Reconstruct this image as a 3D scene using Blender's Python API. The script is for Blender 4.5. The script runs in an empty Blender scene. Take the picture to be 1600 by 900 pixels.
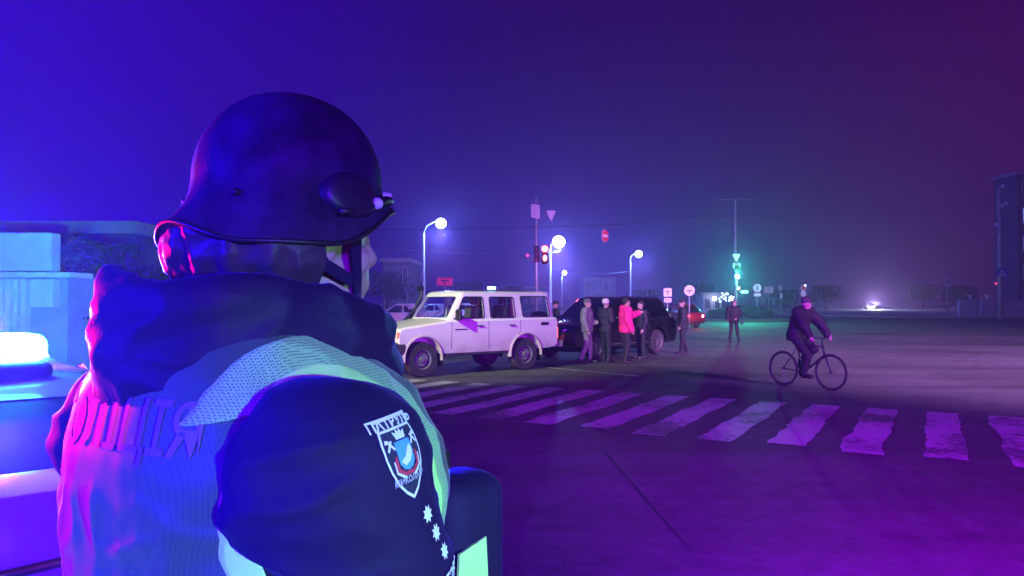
import bpy, bmesh, math, random
from mathutils import Vector, Matrix, noise
from mathutils.bvhtree import BVHTree
random.seed(7)
R = math.radians
scene = bpy.context.scene
COL = scene.collection

# ---------------------------------------------------------------- camera
CAM_H = 1.65
FPX = 1155.6
PITCH = R(1.09)
cd = bpy.data.cameras.new('camera'); cam = bpy.data.objects.new('camera', cd); COL.objects.link(cam)
cam.location = (0, 0, CAM_H); cam.rotation_euler = (R(90) + PITCH, 0, 0)
cd.lens = 26.0; cd.sensor_width = 36.0; cd.clip_start = 0.05; cd.clip_end = 3000
scene.camera = cam

# ---------------------------------------------------------------- sky, exposure
w = bpy.data.worlds.new('World'); scene.world = w; w.use_nodes = True
nt = w.node_tree; nt.nodes.clear()
out = nt.nodes.new('ShaderNodeOutputWorld'); bg = nt.nodes.new('ShaderNodeBackground')
tc = nt.nodes.new('ShaderNodeTexCoord'); sp = nt.nodes.new('ShaderNodeSeparateXYZ')
mr = nt.nodes.new('ShaderNodeMapRange'); mr.inputs[1].default_value = -0.7; mr.inputs[2].default_value = 0.6
rp = nt.nodes.new('ShaderNodeValToRGB')
rp.color_ramp.elements[0].position = 0.0; rp.color_ramp.elements[0].color = (0.032, 0.0, 0.72, 1)
rp.color_ramp.elements[1].position = 1.0; rp.color_ramp.elements[1].color = (0.045, 0.0, 0.068, 1)
e = rp.color_ramp.elements.new(0.50); e.color = (0.020, 0.0, 0.105, 1)
e = rp.color_ramp.elements.new(0.25); e.color = (0.026, 0.0, 0.33, 1)
e = rp.color_ramp.elements.new(0.80); e.color = (0.026, 0.0, 0.075, 1)
nt.links.new(tc.outputs['Generated'], sp.inputs[0]); nt.links.new(sp.outputs['X'], mr.inputs[0])
nt.links.new(mr.outputs[0], rp.inputs[0]); nt.links.new(rp.outputs[0], bg.inputs['Color'])
bg.inputs['Strength'].default_value = 1.0
nt.links.new(bg.outputs[0], out.inputs['Surface'])
scene.view_settings.view_transform = 'Standard'; scene.view_settings.look = 'None'
scene.view_settings.exposure = 0.0; scene.view_settings.gamma = 1.0
scene.render.engine = 'CYCLES'
scene.cycles.use_denoising = True
scene.cycles.max_bounces = 5; scene.cycles.volume_bounces = 0; scene.cycles.transparent_max_bounces = 12
scene.cycles.sample_clamp_indirect = 4.0

def lamp(name, kind, loc, color, watts, radius=0.05, target=None, size=(0.3, 0.1), spot=None):
    d = bpy.data.lights.new(name, kind); o = bpy.data.objects.new(name, d); COL.objects.link(o)
    o.location = loc; d.color = color; d.energy = watts
    if kind == 'AREA': d.shape = 'RECTANGLE'; d.size, d.size_y = size
    else: d.shadow_soft_size = radius
    if kind == 'SPOT': d.spot_size = R(spot or 90); d.spot_blend = 1.0
    if target is not None:
        o.rotation_euler = (Vector(target) - Vector(loc)).to_track_quat('-Z', 'Y').to_euler()
    return o

BLUE = (0.01, 0.0, 1.0); RED = (1.0, 0.0, 0.08)
# beacons of the patrol car in view, then added fill lamps out of view
lamp('beacon_light_blue', 'POINT', (-1.62, 2.32, 1.57), (0.03, 0.0, 1.0), 3000, 0.05)
lamp('beacon_light_cyan', 'POINT', (-1.66, 2.28, 1.57), (0.0, 0.65, 1.0), 170, 0.05)
lamp('beacon_sweep_cyan', 'SPOT', (-1.70, 2.36, 1.55), (0.06, 0.75, 1.0), 12000, 0.06, target=(-8.6, 13.0, 1.6), spot=44)
lamp('beacon_sweep_front', 'SPOT', (-1.66, 2.22, 1.56), (0.0, 0.80, 1.0), 9000, 0.05, target=(-0.6, -1.0, 1.62), spot=42)
lamp('beacon_light_red', 'POINT', (-2.05, 1.95, 1.60), RED, 330, 0.05)
lamp('rear_fill_blue', 'AREA', (-2.7, -0.5, 2.0), BLUE, 420, size=(0.6, 0.15), target=(-0.6, 1.6, 1.3))  # unseen fill, added to turn the officer's back blue
lamp('rear_fill_indigo', 'AREA', (0.7, -1.8, 2.1), (0.12, 0.0, 1.0), 190, size=(0.6, 0.15), target=(-0.2, 2, 1.3))  # added fill, brings blue to the sleeve and helmet
lamp('rear_fill_red', 'SPOT', (3.0, -1.8, 2.2), RED, 8000, .15, target=(5.8, 10, 0.0), spot=90)  # unseen fill, adds red to the near road
lamp('rear_fill_violet', 'SPOT', (2.6, -1.8, 2.2), (0.05, 0.0, 1.0), 20000, .15, target=(5.6, 10, 0.0), spot=92)  # unseen fill, adds violet to the near road
lamp('side_fill_red', 'SPOT', (-8.5, 10.0, 2.4), (1.0, 0.10, 0.16), 2600, .1, target=(-2.6, 15.5, 1.1), spot=26)  # unseen spot added to redden the front of the wagon
# unseen fill spots added to brighten officer, wagon and road, all throwing cones
lamp('trim_fill', 'SPOT', (3.2, -3.0, 1.5), (0.30, 1.0, 0.42), 1500, .08, target=(-0.15, 1.0, 1.17), spot=15)  # added green fill that brings out the vest trim
lamp('wagon_fill', 'SPOT', (-9.0, 4.0, 8.5), (0.66, 1.0, 0.34), 20000, 0.2, target=(-.9, 17.4, 1.5), spot=24)  # added fill that whitens the near side of the wagon
lamp('road_fill', 'SPOT', (17.0, -6.0, 11.0), (0.74, 0.33, 1.0), 210000, 0.25, target=(14.5, 26, 0), spot=54)  # added fill behind the camera, lifts the road beyond the crosswalk

# ---------------------------------------------------------------- pixel helpers (1600x900 photograph)
def ray(px, py):
    v = Vector(((px - 800) / FPX, (450 - py) / FPX, -1.0))
    return Matrix.Rotation(R(90) + PITCH, 3, 'X') @ v
def at(px, py, Y):
    d = ray(px, py); return Vector((0, 0, CAM_H)) + d * (Y / d.y)
def gr(px, py):
    d = ray(px, py); return Vector((0, 0, CAM_H)) + d * (-CAM_H / d.z)

# ---------------------------------------------------------------- materials
MATS = {}
def mat(name, col, rough=0.6, metal=0.0, emit=None, estr=0.0, noise_scale=None, noise_amt=0.25, bump=0.0,
        bump_scale=None, alpha=1.0, spec=0.5, coat=0.0, trans=0.0):
    if name in MATS: return MATS[name]
    m = bpy.data.materials.new(name); m.use_nodes = True; n = m.node_tree
    b = n.nodes['Principled BSDF']
    b.inputs['Base Color'].default_value = (*col, 1); b.inputs['Roughness'].default_value = rough
    b.inputs['Metallic'].default_value = metal; b.inputs['Specular IOR Level'].default_value = spec
    b.inputs['Coat Weight'].default_value = coat; b.inputs['Alpha'].default_value = alpha
    b.inputs['Transmission Weight'].default_value = trans
    if emit: b.inputs['Emission Color'].default_value = (*emit, 1); b.inputs['Emission Strength'].default_value = estr
    if noise_scale or bump:
        t = n.nodes.new('ShaderNodeTexCoord'); ns = n.nodes.new('ShaderNodeTexNoise')
        ns.inputs['Scale'].default_value = noise_scale or bump_scale; ns.inputs['Detail'].default_value = 6
        n.links.new(t.outputs['Object'], ns.inputs['Vector'])
        if noise_scale:
            mx = n.nodes.new('ShaderNodeMix'); mx.data_type = 'RGBA'
            mx.inputs[6].default_value = (*[c * (1 - noise_amt) for c in col], 1)
            mx.inputs[7].default_value = (*[min(1, c * (1 + noise_amt)) for c in col], 1)
            rm = n.nodes.new('ShaderNodeMapRange'); rm.inputs[1].default_value = .3; rm.inputs[2].default_value = .7
            n.links.new(ns.outputs[0], rm.inputs[0]); n.links.new(rm.outputs[0], mx.inputs[0])
            n.links.new(mx.outputs[2], b.inputs['Base Color'])
        if bump:
            nb = n.nodes.new('ShaderNodeTexNoise'); nb.inputs['Scale'].default_value = bump_scale or 40
            nb.inputs['Detail'].default_value = 4
            n.links.new(t.outputs['Object'], nb.inputs['Vector'])
            bp = n.nodes.new('ShaderNodeBump'); bp.inputs['Strength'].default_value = bump; bp.inputs['Distance'].default_value = 0.02
            n.links.new(nb.outputs[0], bp.inputs['Height']); n.links.new(bp.outputs[0], b.inputs['Normal'])
    MATS[name] = m
    return m

def asphalt_mat():
    m = bpy.data.materials.new('asphalt'); m.use_nodes = True; n = m.node_tree; b = n.nodes['Principled BSDF']
    t = n.nodes.new('ShaderNodeTexCoord')
    big = n.nodes.new('ShaderNodeTexNoise'); big.inputs['Scale'].default_value = 0.22; big.inputs['Detail'].default_value = 5
    fine = n.nodes.new('ShaderNodeTexNoise'); fine.inputs['Scale'].default_value = 55; fine.inputs['Detail'].default_value = 3
    mp = n.nodes.new('ShaderNodeMapping'); mp.inputs['Scale'].default_value = (0.07, 0.75, 1); mp.inputs['Rotation'].default_value = (0, 0, R(-4))
    strk = n.nodes.new('ShaderNodeTexNoise'); strk.inputs['Scale'].default_value = 1.0; strk.inputs['Detail'].default_value = 4
    n.links.new(t.outputs['Object'], big.inputs[0]); n.links.new(t.outputs['Object'], fine.inputs[0])
    n.links.new(t.outputs['Object'], mp.inputs[0]); n.links.new(mp.outputs[0], strk.inputs[0])
    def ramp(src, a, b_, lo, hi):
        r = n.nodes.new('ShaderNodeMapRange'); r.inputs[1].default_value = a; r.inputs[2].default_value = b_
        r.inputs[3].default_value = lo; r.inputs[4].default_value = hi; n.links.new(src, r.inputs[0]); return r.outputs[0]
    def mul(a, b_):
        x = n.nodes.new('ShaderNodeMath'); x.operation = 'MULTIPLY'; n.links.new(a, x.inputs[0]); n.links.new(b_, x.inputs[1]); return x.outputs[0]
    v = mul(mul(ramp(big.outputs[0], .35, .65, .55, 1.15), ramp(fine.outputs[0], .3, .7, .6, 1.3)), ramp(strk.outputs[0], .35, .62, .5, 1.25))
    mid = n.nodes.new('ShaderNodeTexNoise'); mid.inputs['Scale'].default_value = 4.5; mid.inputs['Detail'].default_value = 8; mid.inputs['Roughness'].default_value = .75
    n.links.new(t.outputs['Object'], mid.inputs[0]); v = mul(v, ramp(mid.outputs[0], .32, .68, .6, 1.4))
    # cracks
    vo = n.nodes.new('ShaderNodeTexVoronoi'); vo.feature = 'DISTANCE_TO_EDGE'; vo.inputs['Scale'].default_value = 0.16
    wn = n.nodes.new('ShaderNodeTexNoise'); wn.inputs['Scale'].default_value = 1.4; wn.inputs['Detail'].default_value = 5
    n.links.new(t.outputs['Object'], wn.inputs[0])
    va = n.nodes.new('ShaderNodeVectorMath'); va.operation = 'ADD'; n.links.new(t.outputs['Object'], va.inputs[0]); n.links.new(wn.outputs[1], va.inputs[1])
    n.links.new(va.outputs[0], vo.inputs['Vector'])
    v = mul(v, ramp(vo.outputs['Distance'], .0, .006, .45, 1.0))
    cm = n.nodes.new('ShaderNodeMix'); cm.data_type = 'RGBA'; cm.inputs[6].default_value = (0, 0, 0, 1); cm.inputs[7].default_value = (0.095, 0.088, 0.092, 1)
    n.links.new(v, cm.inputs[0]); n.links.new(cm.outputs[2], b.inputs['Base Color'])
    b.inputs['Roughness'].default_value = 0.62
    n.links.new(ramp(big.outputs[0], .3, .7, .72, .9), b.inputs['Roughness'])
    bp = n.nodes.new('ShaderNodeBump'); bp.inputs['Strength'].default_value = .35; bp.inputs['Distance'].default_value = 0.012
    n.links.new(fine.outputs[0], bp.inputs['Height']); n.links.new(bp.outputs[0], b.inputs['Normal'])
    return m
M_ASPH = asphalt_mat()

def paint_mat():
    m = bpy.data.materials.new('worn_road_paint'); m.use_nodes = True; n = m.node_tree; b = n.nodes['Principled BSDF']
    t = n.nodes.new('ShaderNodeTexCoord'); ns = n.nodes.new('ShaderNodeTexNoise'); ns.inputs['Scale'].default_value = 9; ns.inputs['Detail'].default_value = 8
    ns.inputs['Roughness'].default_value = .7
    n.links.new(t.outputs['Object'], ns.inputs[0])
    n2 = n.nodes.new('ShaderNodeTexNoise'); n2.inputs['Scale'].default_value = .8; n.links.new(t.outputs['Object'], n2.inputs[0])
    ad = n.nodes.new('ShaderNodeMath'); ad.operation = 'ADD'; n.links.new(ns.outputs[0], ad.inputs[0]); n.links.new(n2.outputs[0], ad.inputs[1])
    r = n.nodes.new('ShaderNodeMapRange'); r.inputs[1].default_value = .84; r.inputs[2].default_value = 1.02
    n.links.new(ad.outputs[0], r.inputs[0])
    cm = n.nodes.new('ShaderNodeMix'); cm.data_type = 'RGBA'; cm.inputs[6].default_value = (0.115, 0.11, 0.112, 1); cm.inputs[7].default_value = (0.46, 0.45, 0.44, 1)
    n.links.new(r.outputs[0], cm.inputs[0]); n.links.new(cm.outputs[2], b.inputs['Base Color']); b.inputs['Roughness'].default_value = .6
    return m
M_PAINT = paint_mat()

def glass_mat(name, tint, alpha):
    if name in MATS: return MATS[name]
    m = bpy.data.materials.new(name); m.use_nodes = True; n = m.node_tree; n.nodes.clear()
    o = n.nodes.new('ShaderNodeOutputMaterial'); g = n.nodes.new('ShaderNodeBsdfGlossy'); tr = n.nodes.new('ShaderNodeBsdfTransparent')
    g.inputs['Roughness'].default_value = 0.04; tr.inputs['Color'].default_value = (*tint, 1); mx = n.nodes.new('ShaderNodeMixShader')
    fr = n.nodes.new('ShaderNodeLayerWeight'); fr.inputs[0].default_value = .5
    pw = n.nodes.new('ShaderNodeMath'); pw.operation = 'POWER'; pw.inputs[1].default_value = 4.0
    ma = n.nodes.new('ShaderNodeMath'); ma.operation = 'ADD'; ma.inputs[1].default_value = alpha
    n.links.new(fr.outputs['Facing'], pw.inputs[0]); n.links.new(pw.outputs[0], ma.inputs[0])
    n.links.new(ma.outputs[0], mx.inputs[0]); n.links.new(tr.outputs[0], mx.inputs[1]); n.links.new(g.outputs[0], mx.inputs[2])
    n.links.new(mx.outputs[0], o.inputs['Surface']); MATS[name] = m; return m

# ---------------------------------------------------------------- object helpers
def tag(o, label=None, cat=None, group=None, kind=None):
    if label: o['label'] = label
    if cat: o['category'] = cat
    if group: o['group'] = group
    if kind: o['kind'] = kind
    return o
def empty(name, loc=(0, 0, 0), rz=0.0, label=None, cat=None, group=None):
    o = bpy.data.objects.new(name, None); COL.objects.link(o); o.location = loc; o.rotation_euler = (0, 0, rz)
    return tag(o, label, cat, group)
def link_mesh(name, me, m, parent=None, smooth=True):
    o = bpy.data.objects.new(name, me); COL.objects.link(o)
    if m: me.materials.clear(); me.materials.append(m)
    if parent: o.parent = parent
    for p in me.polygons: p.use_smooth = smooth
    return o
def shade_auto(o, ang=35):
    me = o.data
    bm = bmesh.new(); bm.from_mesh(me)
    for ed in bm.edges:
        ed.smooth = not (len(ed.link_faces) == 2 and ed.calc_face_angle(0) > R(ang))
    bm.to_mesh(me); bm.free()
def bevel(o, wd=0.02, seg=2, ang=30):
    md = o.modifiers.new('bevel', 'BEVEL'); md.width = wd; md.segments = seg; md.limit_method = 'ANGLE'; md.angle_limit = R(ang)
    return o
def copy_tree(o, parent=None):
    c = o.copy(); COL.objects.link(c); c.parent = parent
    for ch in o.children: copy_tree(ch, c)
    return c

class MB:
    def __init__(s): s.v = []; s.f = []
    def add(s, v, f):
        n = len(s.v); s.v += [tuple(x) for x in v]; s.f += [tuple(i + n for i in q) for q in f]; return s
    def box(s, c, d, M=None):
        x, y, z = [k / 2 for k in d]
        v = [Vector((i * x, j * y, k * z)) for i in (-1, 1) for j in (-1, 1) for k in (-1, 1)]
        if M: v = [M @ p for p in v]
        v = [p + Vector(c) for p in v]
        return s.add(v, [(0, 1, 3, 2), (4, 6, 7, 5), (0, 4, 5, 1), (2, 3, 7, 6), (0, 2, 6, 4), (1, 5, 7, 3)])
    def tube(s, pts, rad, n=12, cap=True):
        pts = [Vector(p) for p in pts]
        if not hasattr(rad, '__len__'): rad = [rad] * len(pts)
        V = []; up = None
        for i, p in enumerate(pts):
            a = pts[max(0, i - 1)]; b = pts[min(len(pts) - 1, i + 1)]; t = (b - a).normalized()
            if up is None: up = Vector((0, 0, 1)) if abs(t.z) < .9 else Vector((1, 0, 0))
            u = (up - t * up.dot(t)).normalized(); w_ = t.cross(u); up = u
            V += [p + (u * math.cos(2 * math.pi * k / n) + w_ * math.sin(2 * math.pi * k / n)) * rad[i] for k in range(n)]
        F = [(i * n + k, i * n + (k + 1) % n, (i + 1) * n + (k + 1) % n, (i + 1) * n + k) for i in range(len(pts) - 1) for k in range(n)]
        if cap: F += [tuple(range(n - 1, -1, -1)), tuple((len(pts) - 1) * n + k for k in range(n))]
        return s.add(V, F)
    def capsule(s, a, b, ra, rb, n=14):
        a = Vector(a); b = Vector(b); d = (b - a); L = d.length; t = d.normalized() if L > 1e-6 else Vector((0, 0, 1))
        P = []; Q = []
        for k in range(6):
            th = -math.pi / 2 + (k / 6) * (math.pi / 2); P.append(a + t * ra * math.sin(th)); Q.append(max(1e-3, ra * math.cos(th)))
        P.append(a); Q.append(ra)
        if L > 1e-6: P.append(b); Q.append(rb)
        for k in range(1, 7):
            th = (k / 6) * (math.pi / 2); P.append(b + t * rb * math.sin(th)); Q.append(max(1e-3, rb * math.cos(th)))
        return s.tube2(P, Q, t, n)
    def tube2(s, P, Q, t, n):
        up = Vector((0, 0, 1)) if abs(t.z) < .9 else Vector((1, 0, 0)); u = (up - t * up.dot(t)).normalized(); w_ = t.cross(u)
        V = [p + (u * math.cos(2 * math.pi * k / n) + w_ * math.sin(2 * math.pi * k / n)) * q for p, q in zip(P, Q) for k in range(n)]
        F = [(i * n + k, i * n + (k + 1) % n, (i + 1) * n + (k + 1) % n, (i + 1) * n + k) for i in range(len(P) - 1) for k in range(n)]
        F += [tuple(range(n - 1, -1, -1)), tuple((len(P) - 1) * n + k for k in range(n))]
        return s.add(V, F)
    def ell(s, c, r, M=None, nu=40, nv=24):
        V = []; c = Vector(c)
        for j in range(nv + 1):
            ph = -math.pi / 2 + math.pi * j / nv
            for i in range(nu):
                th = 2 * math.pi * i / nu
                p = Vector((r[0] * max(1e-4, math.cos(ph)) * math.cos(th), r[1] * max(1e-4, math.cos(ph)) * math.sin(th), r[2] * math.sin(ph)))
                V.append((M @ p if M else p) + c)
        F = [(j * nu + i, j * nu + (i + 1) % nu, (j + 1) * nu + (i + 1) % nu, (j + 1) * nu + i) for j in range(nv) for i in range(nu)]
        F += [tuple(range(nu - 1, -1, -1)), tuple(nv * nu + k for k in range(nu))]
        return s.add(V, F)
    def loft(s, rings, cap=True):
        n = len(rings[0]); V = [p for r_ in rings for p in r_]
        F = [(i * n + k, i * n + (k + 1) % n, (i + 1) * n + (k + 1) % n, (i + 1) * n + k) for i in range(len(rings) - 1) for k in range(n)]
        if cap: F += [tuple(range(n - 1, -1, -1)), tuple((len(rings) - 1) * n + k for k in range(n))]
        return s.add(V, F)
    def lathe(s, prof, axis='Z', c=(0, 0, 0), n=32):
        V = []; c = Vector(c)
        for r_, h in prof:
            for k in range(n):
                a = 2 * math.pi * k / n
                p = Vector((r_ * math.cos(a), r_ * math.sin(a), h)) if axis == 'Z' else (Vector((r_ * math.cos(a), h, r_ * math.sin(a))) if axis == 'Y' else Vector((h, r_ * math.cos(a), r_ * math.sin(a))))
                V.append(p + c)
        F = [(i * n + k, i * n + (k + 1) % n, (i + 1) * n + (k + 1) % n, (i + 1) * n + k) for i in range(len(prof) - 1) for k in range(n)]
        return s.add(V, F)
    def prism(s, pts, a, b, f):           # pts 2D, f(u, v, t) -> 3D
        n = len(pts)
        V = [f(u, v_, a) for u, v_ in pts] + [f(u, v_, b) for u, v_ in pts]
        F = [tuple(range(n)), tuple(range(2 * n - 1, n - 1, -1))] + [(i, i + n, (i + 1) % n + n, (i + 1) % n) for i in range(n)]
        return s.add(V, F)
    def mesh(s, name, fix=True):
        me = bpy.data.meshes.new(name); me.from_pydata(s.v, [], s.f); me.validate()
        if fix:
            bm = bmesh.new(); bm.from_mesh(me); bmesh.ops.recalc_face_normals(bm, faces=bm.faces); bm.to_mesh(me); bm.free()
        return me
    def build(s, name, m, parent=None, smooth=False, auto=None, fix=True):
        o = link_mesh(name, s.mesh(name, fix), m, parent, smooth or bool(auto))
        if auto: shade_auto(o, auto)
        return o

SCR = bpy.data.scenes.new('scratch')
def evaluated(o):                       # evaluate modifiers in a small scratch scene, which is quick
    SCR.collection.objects.link(o); extra = [m_.object for m_ in o.modifiers if m_.type == 'BOOLEAN']
    for x in extra: SCR.collection.objects.link(x)
    with bpy.context.temp_override(scene=SCR, view_layer=SCR.view_layers[0]): dg = bpy.context.evaluated_depsgraph_get()
    dg.update()
    me = bpy.data.meshes.new_from_object(o.evaluated_get(dg))
    SCR.collection.objects.unlink(o)
    for x in extra: SCR.collection.objects.unlink(x)
    return me
def bake_mods(o):
    me = evaluated(o); o.modifiers.clear(); old = o.data; o.data = me; return o
def remesh(mb, voxel, smooth=6, name='body'):
    o = bpy.data.objects.new('tmp', mb.mesh('tmp'))
    md = o.modifiers.new('r', 'REMESH'); md.mode = 'VOXEL'; md.voxel_size = voxel
    if smooth: ms = o.modifiers.new('s', 'SMOOTH'); ms.iterations = smooth; ms.factor = .6
    me = evaluated(o); bpy.data.objects.remove(o); me.name = name
    return me
def boolean(me, cutters, op='DIFFERENCE'):
    o = bpy.data.objects.new('tmp', me); tmp = []
    for c in cutters:
        co = bpy.data.objects.new('cut', c if isinstance(c, bpy.types.Mesh) else c.mesh('cut')); tmp.append(co)
        md = o.modifiers.new('b', 'BOOLEAN'); md.operation = op; md.object = co; md.solver = 'EXACT'
    r = evaluated(o)
    for t in tmp: bpy.data.objects.remove(t)
    bpy.data.objects.remove(o); return r
def text_mesh(body, size, depth=0.0, bold=0.0):
    c = bpy.data.curves.new('t', 'FONT'); c.body = body; c.size = size; c.align_x = 'CENTER'; c.align_y = 'CENTER'; c.offset = bold; c.extrude = depth; c.resolution_u = 3
    o = bpy.data.objects.new('t', c); me = evaluated(o); bpy.data.objects.remove(o); return me

M_BLACK = mat('black_plastic', (0.012, 0.012, 0.014), .45)
M_RUB = mat('tyre_rubber', (0.03, 0.028, 0.03), .85, noise_scale=8, noise_amt=.4)
M_STEEL = mat('galvanised_steel', (0.42, 0.43, 0.45), .5, .5, noise_scale=3)
M_CHROME = mat('chrome', (0.8, 0.8, 0.82), .12, 1.0)
M_CONC = mat('pole_concrete', (0.36, 0.35, 0.33), .85, noise_scale=2, bump=.3, bump_scale=30)
M_SKIN = mat('skin', (0.42, 0.24, 0.22), .5, noise_scale=30, noise_amt=.08)

# ================================================================ GROUND
def sheet(name, pts, z, m, kind='structure'):
    me = bpy.data.meshes.new(name); me.from_pydata([(x, y, z) for x, y in pts], [], [tuple(range(len(pts)))])
    o = link_mesh(name, me, m, smooth=False); o['kind'] = kind; return o
sheet('ground', [(-290, -40), (290, -40), (290, 420), (-290, 420)], 0, M_ASPH)
# crosswalk: every stripe is ragged at its edges
mb = MB()
u = Vector((0.87, -0.49)).normalized(); v = Vector((-u.y, u.x))
base_far = Vector((4.50, 12.15))
rnd = random.Random(3)
for k in range(-9, 8):
    far = base_far + u * 0.80 * k
    wd = 0.41 + rnd.uniform(-.02, .03); Ln = 3.85 + rnd.uniform(-.12, .12)
    N = 44; L_ = []; R_ = []
    seed = k * 7.3
    for i in range(N + 1):
        t = i / N
        wob = 0.055 * noise.noise(Vector((seed, t * 3.2, 0))) + 0.028 * noise.noise(Vector((seed, t * 11, 4)))
        wob2 = wob + 0.03 * noise.noise(Vector((seed, t * 19, 9)))
        e1 = far - v * Ln * t + u * wob; e2 = far - v * Ln * t - u * (wd - wob2)
        L_.append((e1.x, e1.y, .004)); R_.append((e2.x, e2.y, .004))
    n0 = len(mb.v); mb.v += L_ + R_
    mb.f += [(n0 + i, n0 + i + 1, n0 + N + 1 + i + 1, n0 + N + 1 + i) for i in range(N)]
cw = mb.build('crosswalk_markings', M_PAINT, fix=False); cw['kind'] = 'structure'
for p in cw.data.polygons: pass
# thin lane line behind the crosswalk
mb = MB()
a = gr(840, 573); b = gr(1000, 588)
d = (b - a).normalized(); nrm = Vector((-d.y, d.x, 0)) * .07
mb.add([a + nrm, b + nrm, b - nrm, a - nrm], [(0, 1, 2, 3)])
for q in mb.v: pass
mb.v = [(x, y, .004) for x, y, z in mb.v]
ll = mb.build('lane_line', M_PAINT, fix=False); ll['kind'] = 'structure'
M_TAR = mat('tar_seam', (.050, .046, .048), .8, noise_scale=3, noise_amt=.4)
for (pa, pb, wd_) in (((985, 577), (1180, 580), .10), ((990, 583), (1260, 586), .14), ((1200, 514), (1600, 517), .9), ((940, 700), (1080, 860), .03)):
    a = gr(*pa); b = gr(*pb); d = (b - a).normalized(); nrm = Vector((-d.y, d.x, 0)); N = 40; L_ = []; R_ = []
    for i in range(N + 1):
        p = a.lerp(b, i / N); k_ = wd_ * (.6 + .8 * abs(noise.noise(Vector((i * .4, wd_ * 50, 1))))) * min(1, 6 * i / N, 6 * (N - i) / N); o_ = nrm * .25 * wd_ * noise.noise(Vector((i * .3, 5, wd_)))
        q1 = p + nrm * k_ / 2 + o_; q2 = p - nrm * k_ / 2 + o_; L_.append((q1.x, q1.y, .008)); R_.append((q2.x, q2.y, .008))
    me = bpy.data.meshes.new('road_seam'); me.from_pydata(L_ + R_, [], [(i, i + 1, N + 2 + i, N + 1 + i) for i in range(N)]); o = link_mesh('road_seam', me, M_TAR, smooth=False); o['kind'] = 'structure'
# pavements beyond the junction with kerbs
M_PAVE = mat('pavement_concrete', (0.27, 0.26, 0.25), .85, noise_scale=1.2, bump=.2, bump_scale=20)
M_GRASS = mat('dry_grass', (0.035, 0.045, 0.02), .95, noise_scale=1.5, noise_amt=.5, bump=.6, bump_scale=12)
def raised(name, pts, z, m):
    mbb = MB(); mbb.prism(pts, 0.0, z, lambda a_, b_, t: (a_, b_, t)); o = mbb.build(name, m); bevel(o, .03, 2); o['kind'] = 'structure'; return o
raised('pavement', [(40, 77), (70, 74), (150, 70), (150, 180), (30, 180), (32, 100)], .14, M_PAVE)
raised('grass_verge', [(10, 66), (19, 61), (25.5, 63), (24, 120), (10, 120)], .13, M_GRASS)
raised('verge', [(-60, 46), (-9, 40), (-5, 44), (-6, 120), (-60, 120)], .12, M_GRASS)

# ================================================================ HAZE (box round everything)
hb = MB(); hb.box((0, 190, 22), (600, 480, 46))
hz = hb.build('haze', None); hz['kind'] = 'stuff'
hm = bpy.data.materials.new('haze_air'); hm.use_nodes = True; hn = hm.node_tree; hn.nodes.clear()
ho = hn.nodes.new('ShaderNodeOutputMaterial'); hv = hn.nodes.new('ShaderNodeVolumePrincipled')
hv.inputs['Color'].default_value = (0.80, 0.50, 1.0, 1); hv.inputs['Density'].default_value = 0.0028; hv.inputs['Anisotropy'].default_value = 0.72
hn.links.new(hv.outputs[0], ho.inputs['Volume']); hz.data.materials.append(hm)

# ================================================================ CARS
def wheel(parent, x, y, r, w_, style, side, rim_m, rr=.62):
    t = empty('wheel', (x, y, r)); t.parent = parent
    prof = [(r * rr, -w_ / 2), (r * .93, -w_ / 2), (r * .985, -w_ * .38), (r, -w_ * .25), (r, w_ * .25), (r * .985, w_ * .38), (r * .93, w_ / 2), (r * rr, w_ / 2)]
    MB().lathe(prof, 'Y', n=36).build('tyre', M_RUB, t, auto=40)
    s = side; R0 = r * rr
    m = MB(); yo = s * w_ * .42
    m.lathe([(R0, -w_ / 2 * s), (R0 * .93, -w_ * .1 * s), (R0 * .9, w_ * .15 * s), (R0 * .93, yo), (R0 * 1.02, s * w_ * .5), (R0 * .9, s * w_ * .44)], 'Y', n=36)
    if style == 'steel':
        m.lathe([(R0 * .92, yo * .35), (R0 * .62, yo * .9), (R0 * .34, yo * .6), (R0 * .3, yo * 1.25), (0.001, yo * 1.3)], 'Y', n=36)
        rim = m.build('rim', rim_m, t, auto=35)
        for k in range(12):
            a = 2 * math.pi * k / 12; h = MB()
            h.ell((R0 * .77 * math.cos(a), yo * .66, R0 * .77 * math.sin(a)), (R0 * .075, .018, R0 * .075), nu=10, nv=6)
            h.build('vent_hole', M_BLACK, t, smooth=True)
    else:
        m.lathe([(R0 * .24, yo * .5), (R0 * .24, yo * 1.05), (R0 * .1, yo * 1.12), (0.001, yo * 1.12)], 'Y', n=24)
        for k in range(10):
            a = 2 * math.pi * k / 10
            c = Vector((math.cos(a), 0, math.sin(a)))
            Mx = Matrix.Rotation(-a, 3, 'Y')
            m.box(c * R0 * .55 + Vector((0, yo * .9, 0)), (R0 * .8, .03, R0 * .10), Mx)
        m.build('rim', rim_m, t, auto=35)
        MB().lathe([(R0 * .92, yo * .2), (0.001, yo * .2)], 'Y', n=24).build('brake_disc', M_BLACK, t)
    return t

def rounded(pts, r=.05, n=4):
    out_ = []
    L = len(pts)
    for i in range(L):
        p0 = Vector(pts[i - 1]); p1 = Vector(pts[i]); p2 = Vector(pts[(i + 1) % L])
        d0 = (p0 - p1); d1 = (p2 - p1); rr = min(r, d0.length * .45, d1.length * .45)
        a = p1 + d0.normalized() * rr; b = p1 + d1.normalized() * rr
        for k in range(n + 1):
            t = k / n; out_.append(tuple(a * (1 - t) ** 2 + p1 * 2 * t * (1 - t) + b * t * t))
    return out_

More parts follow.
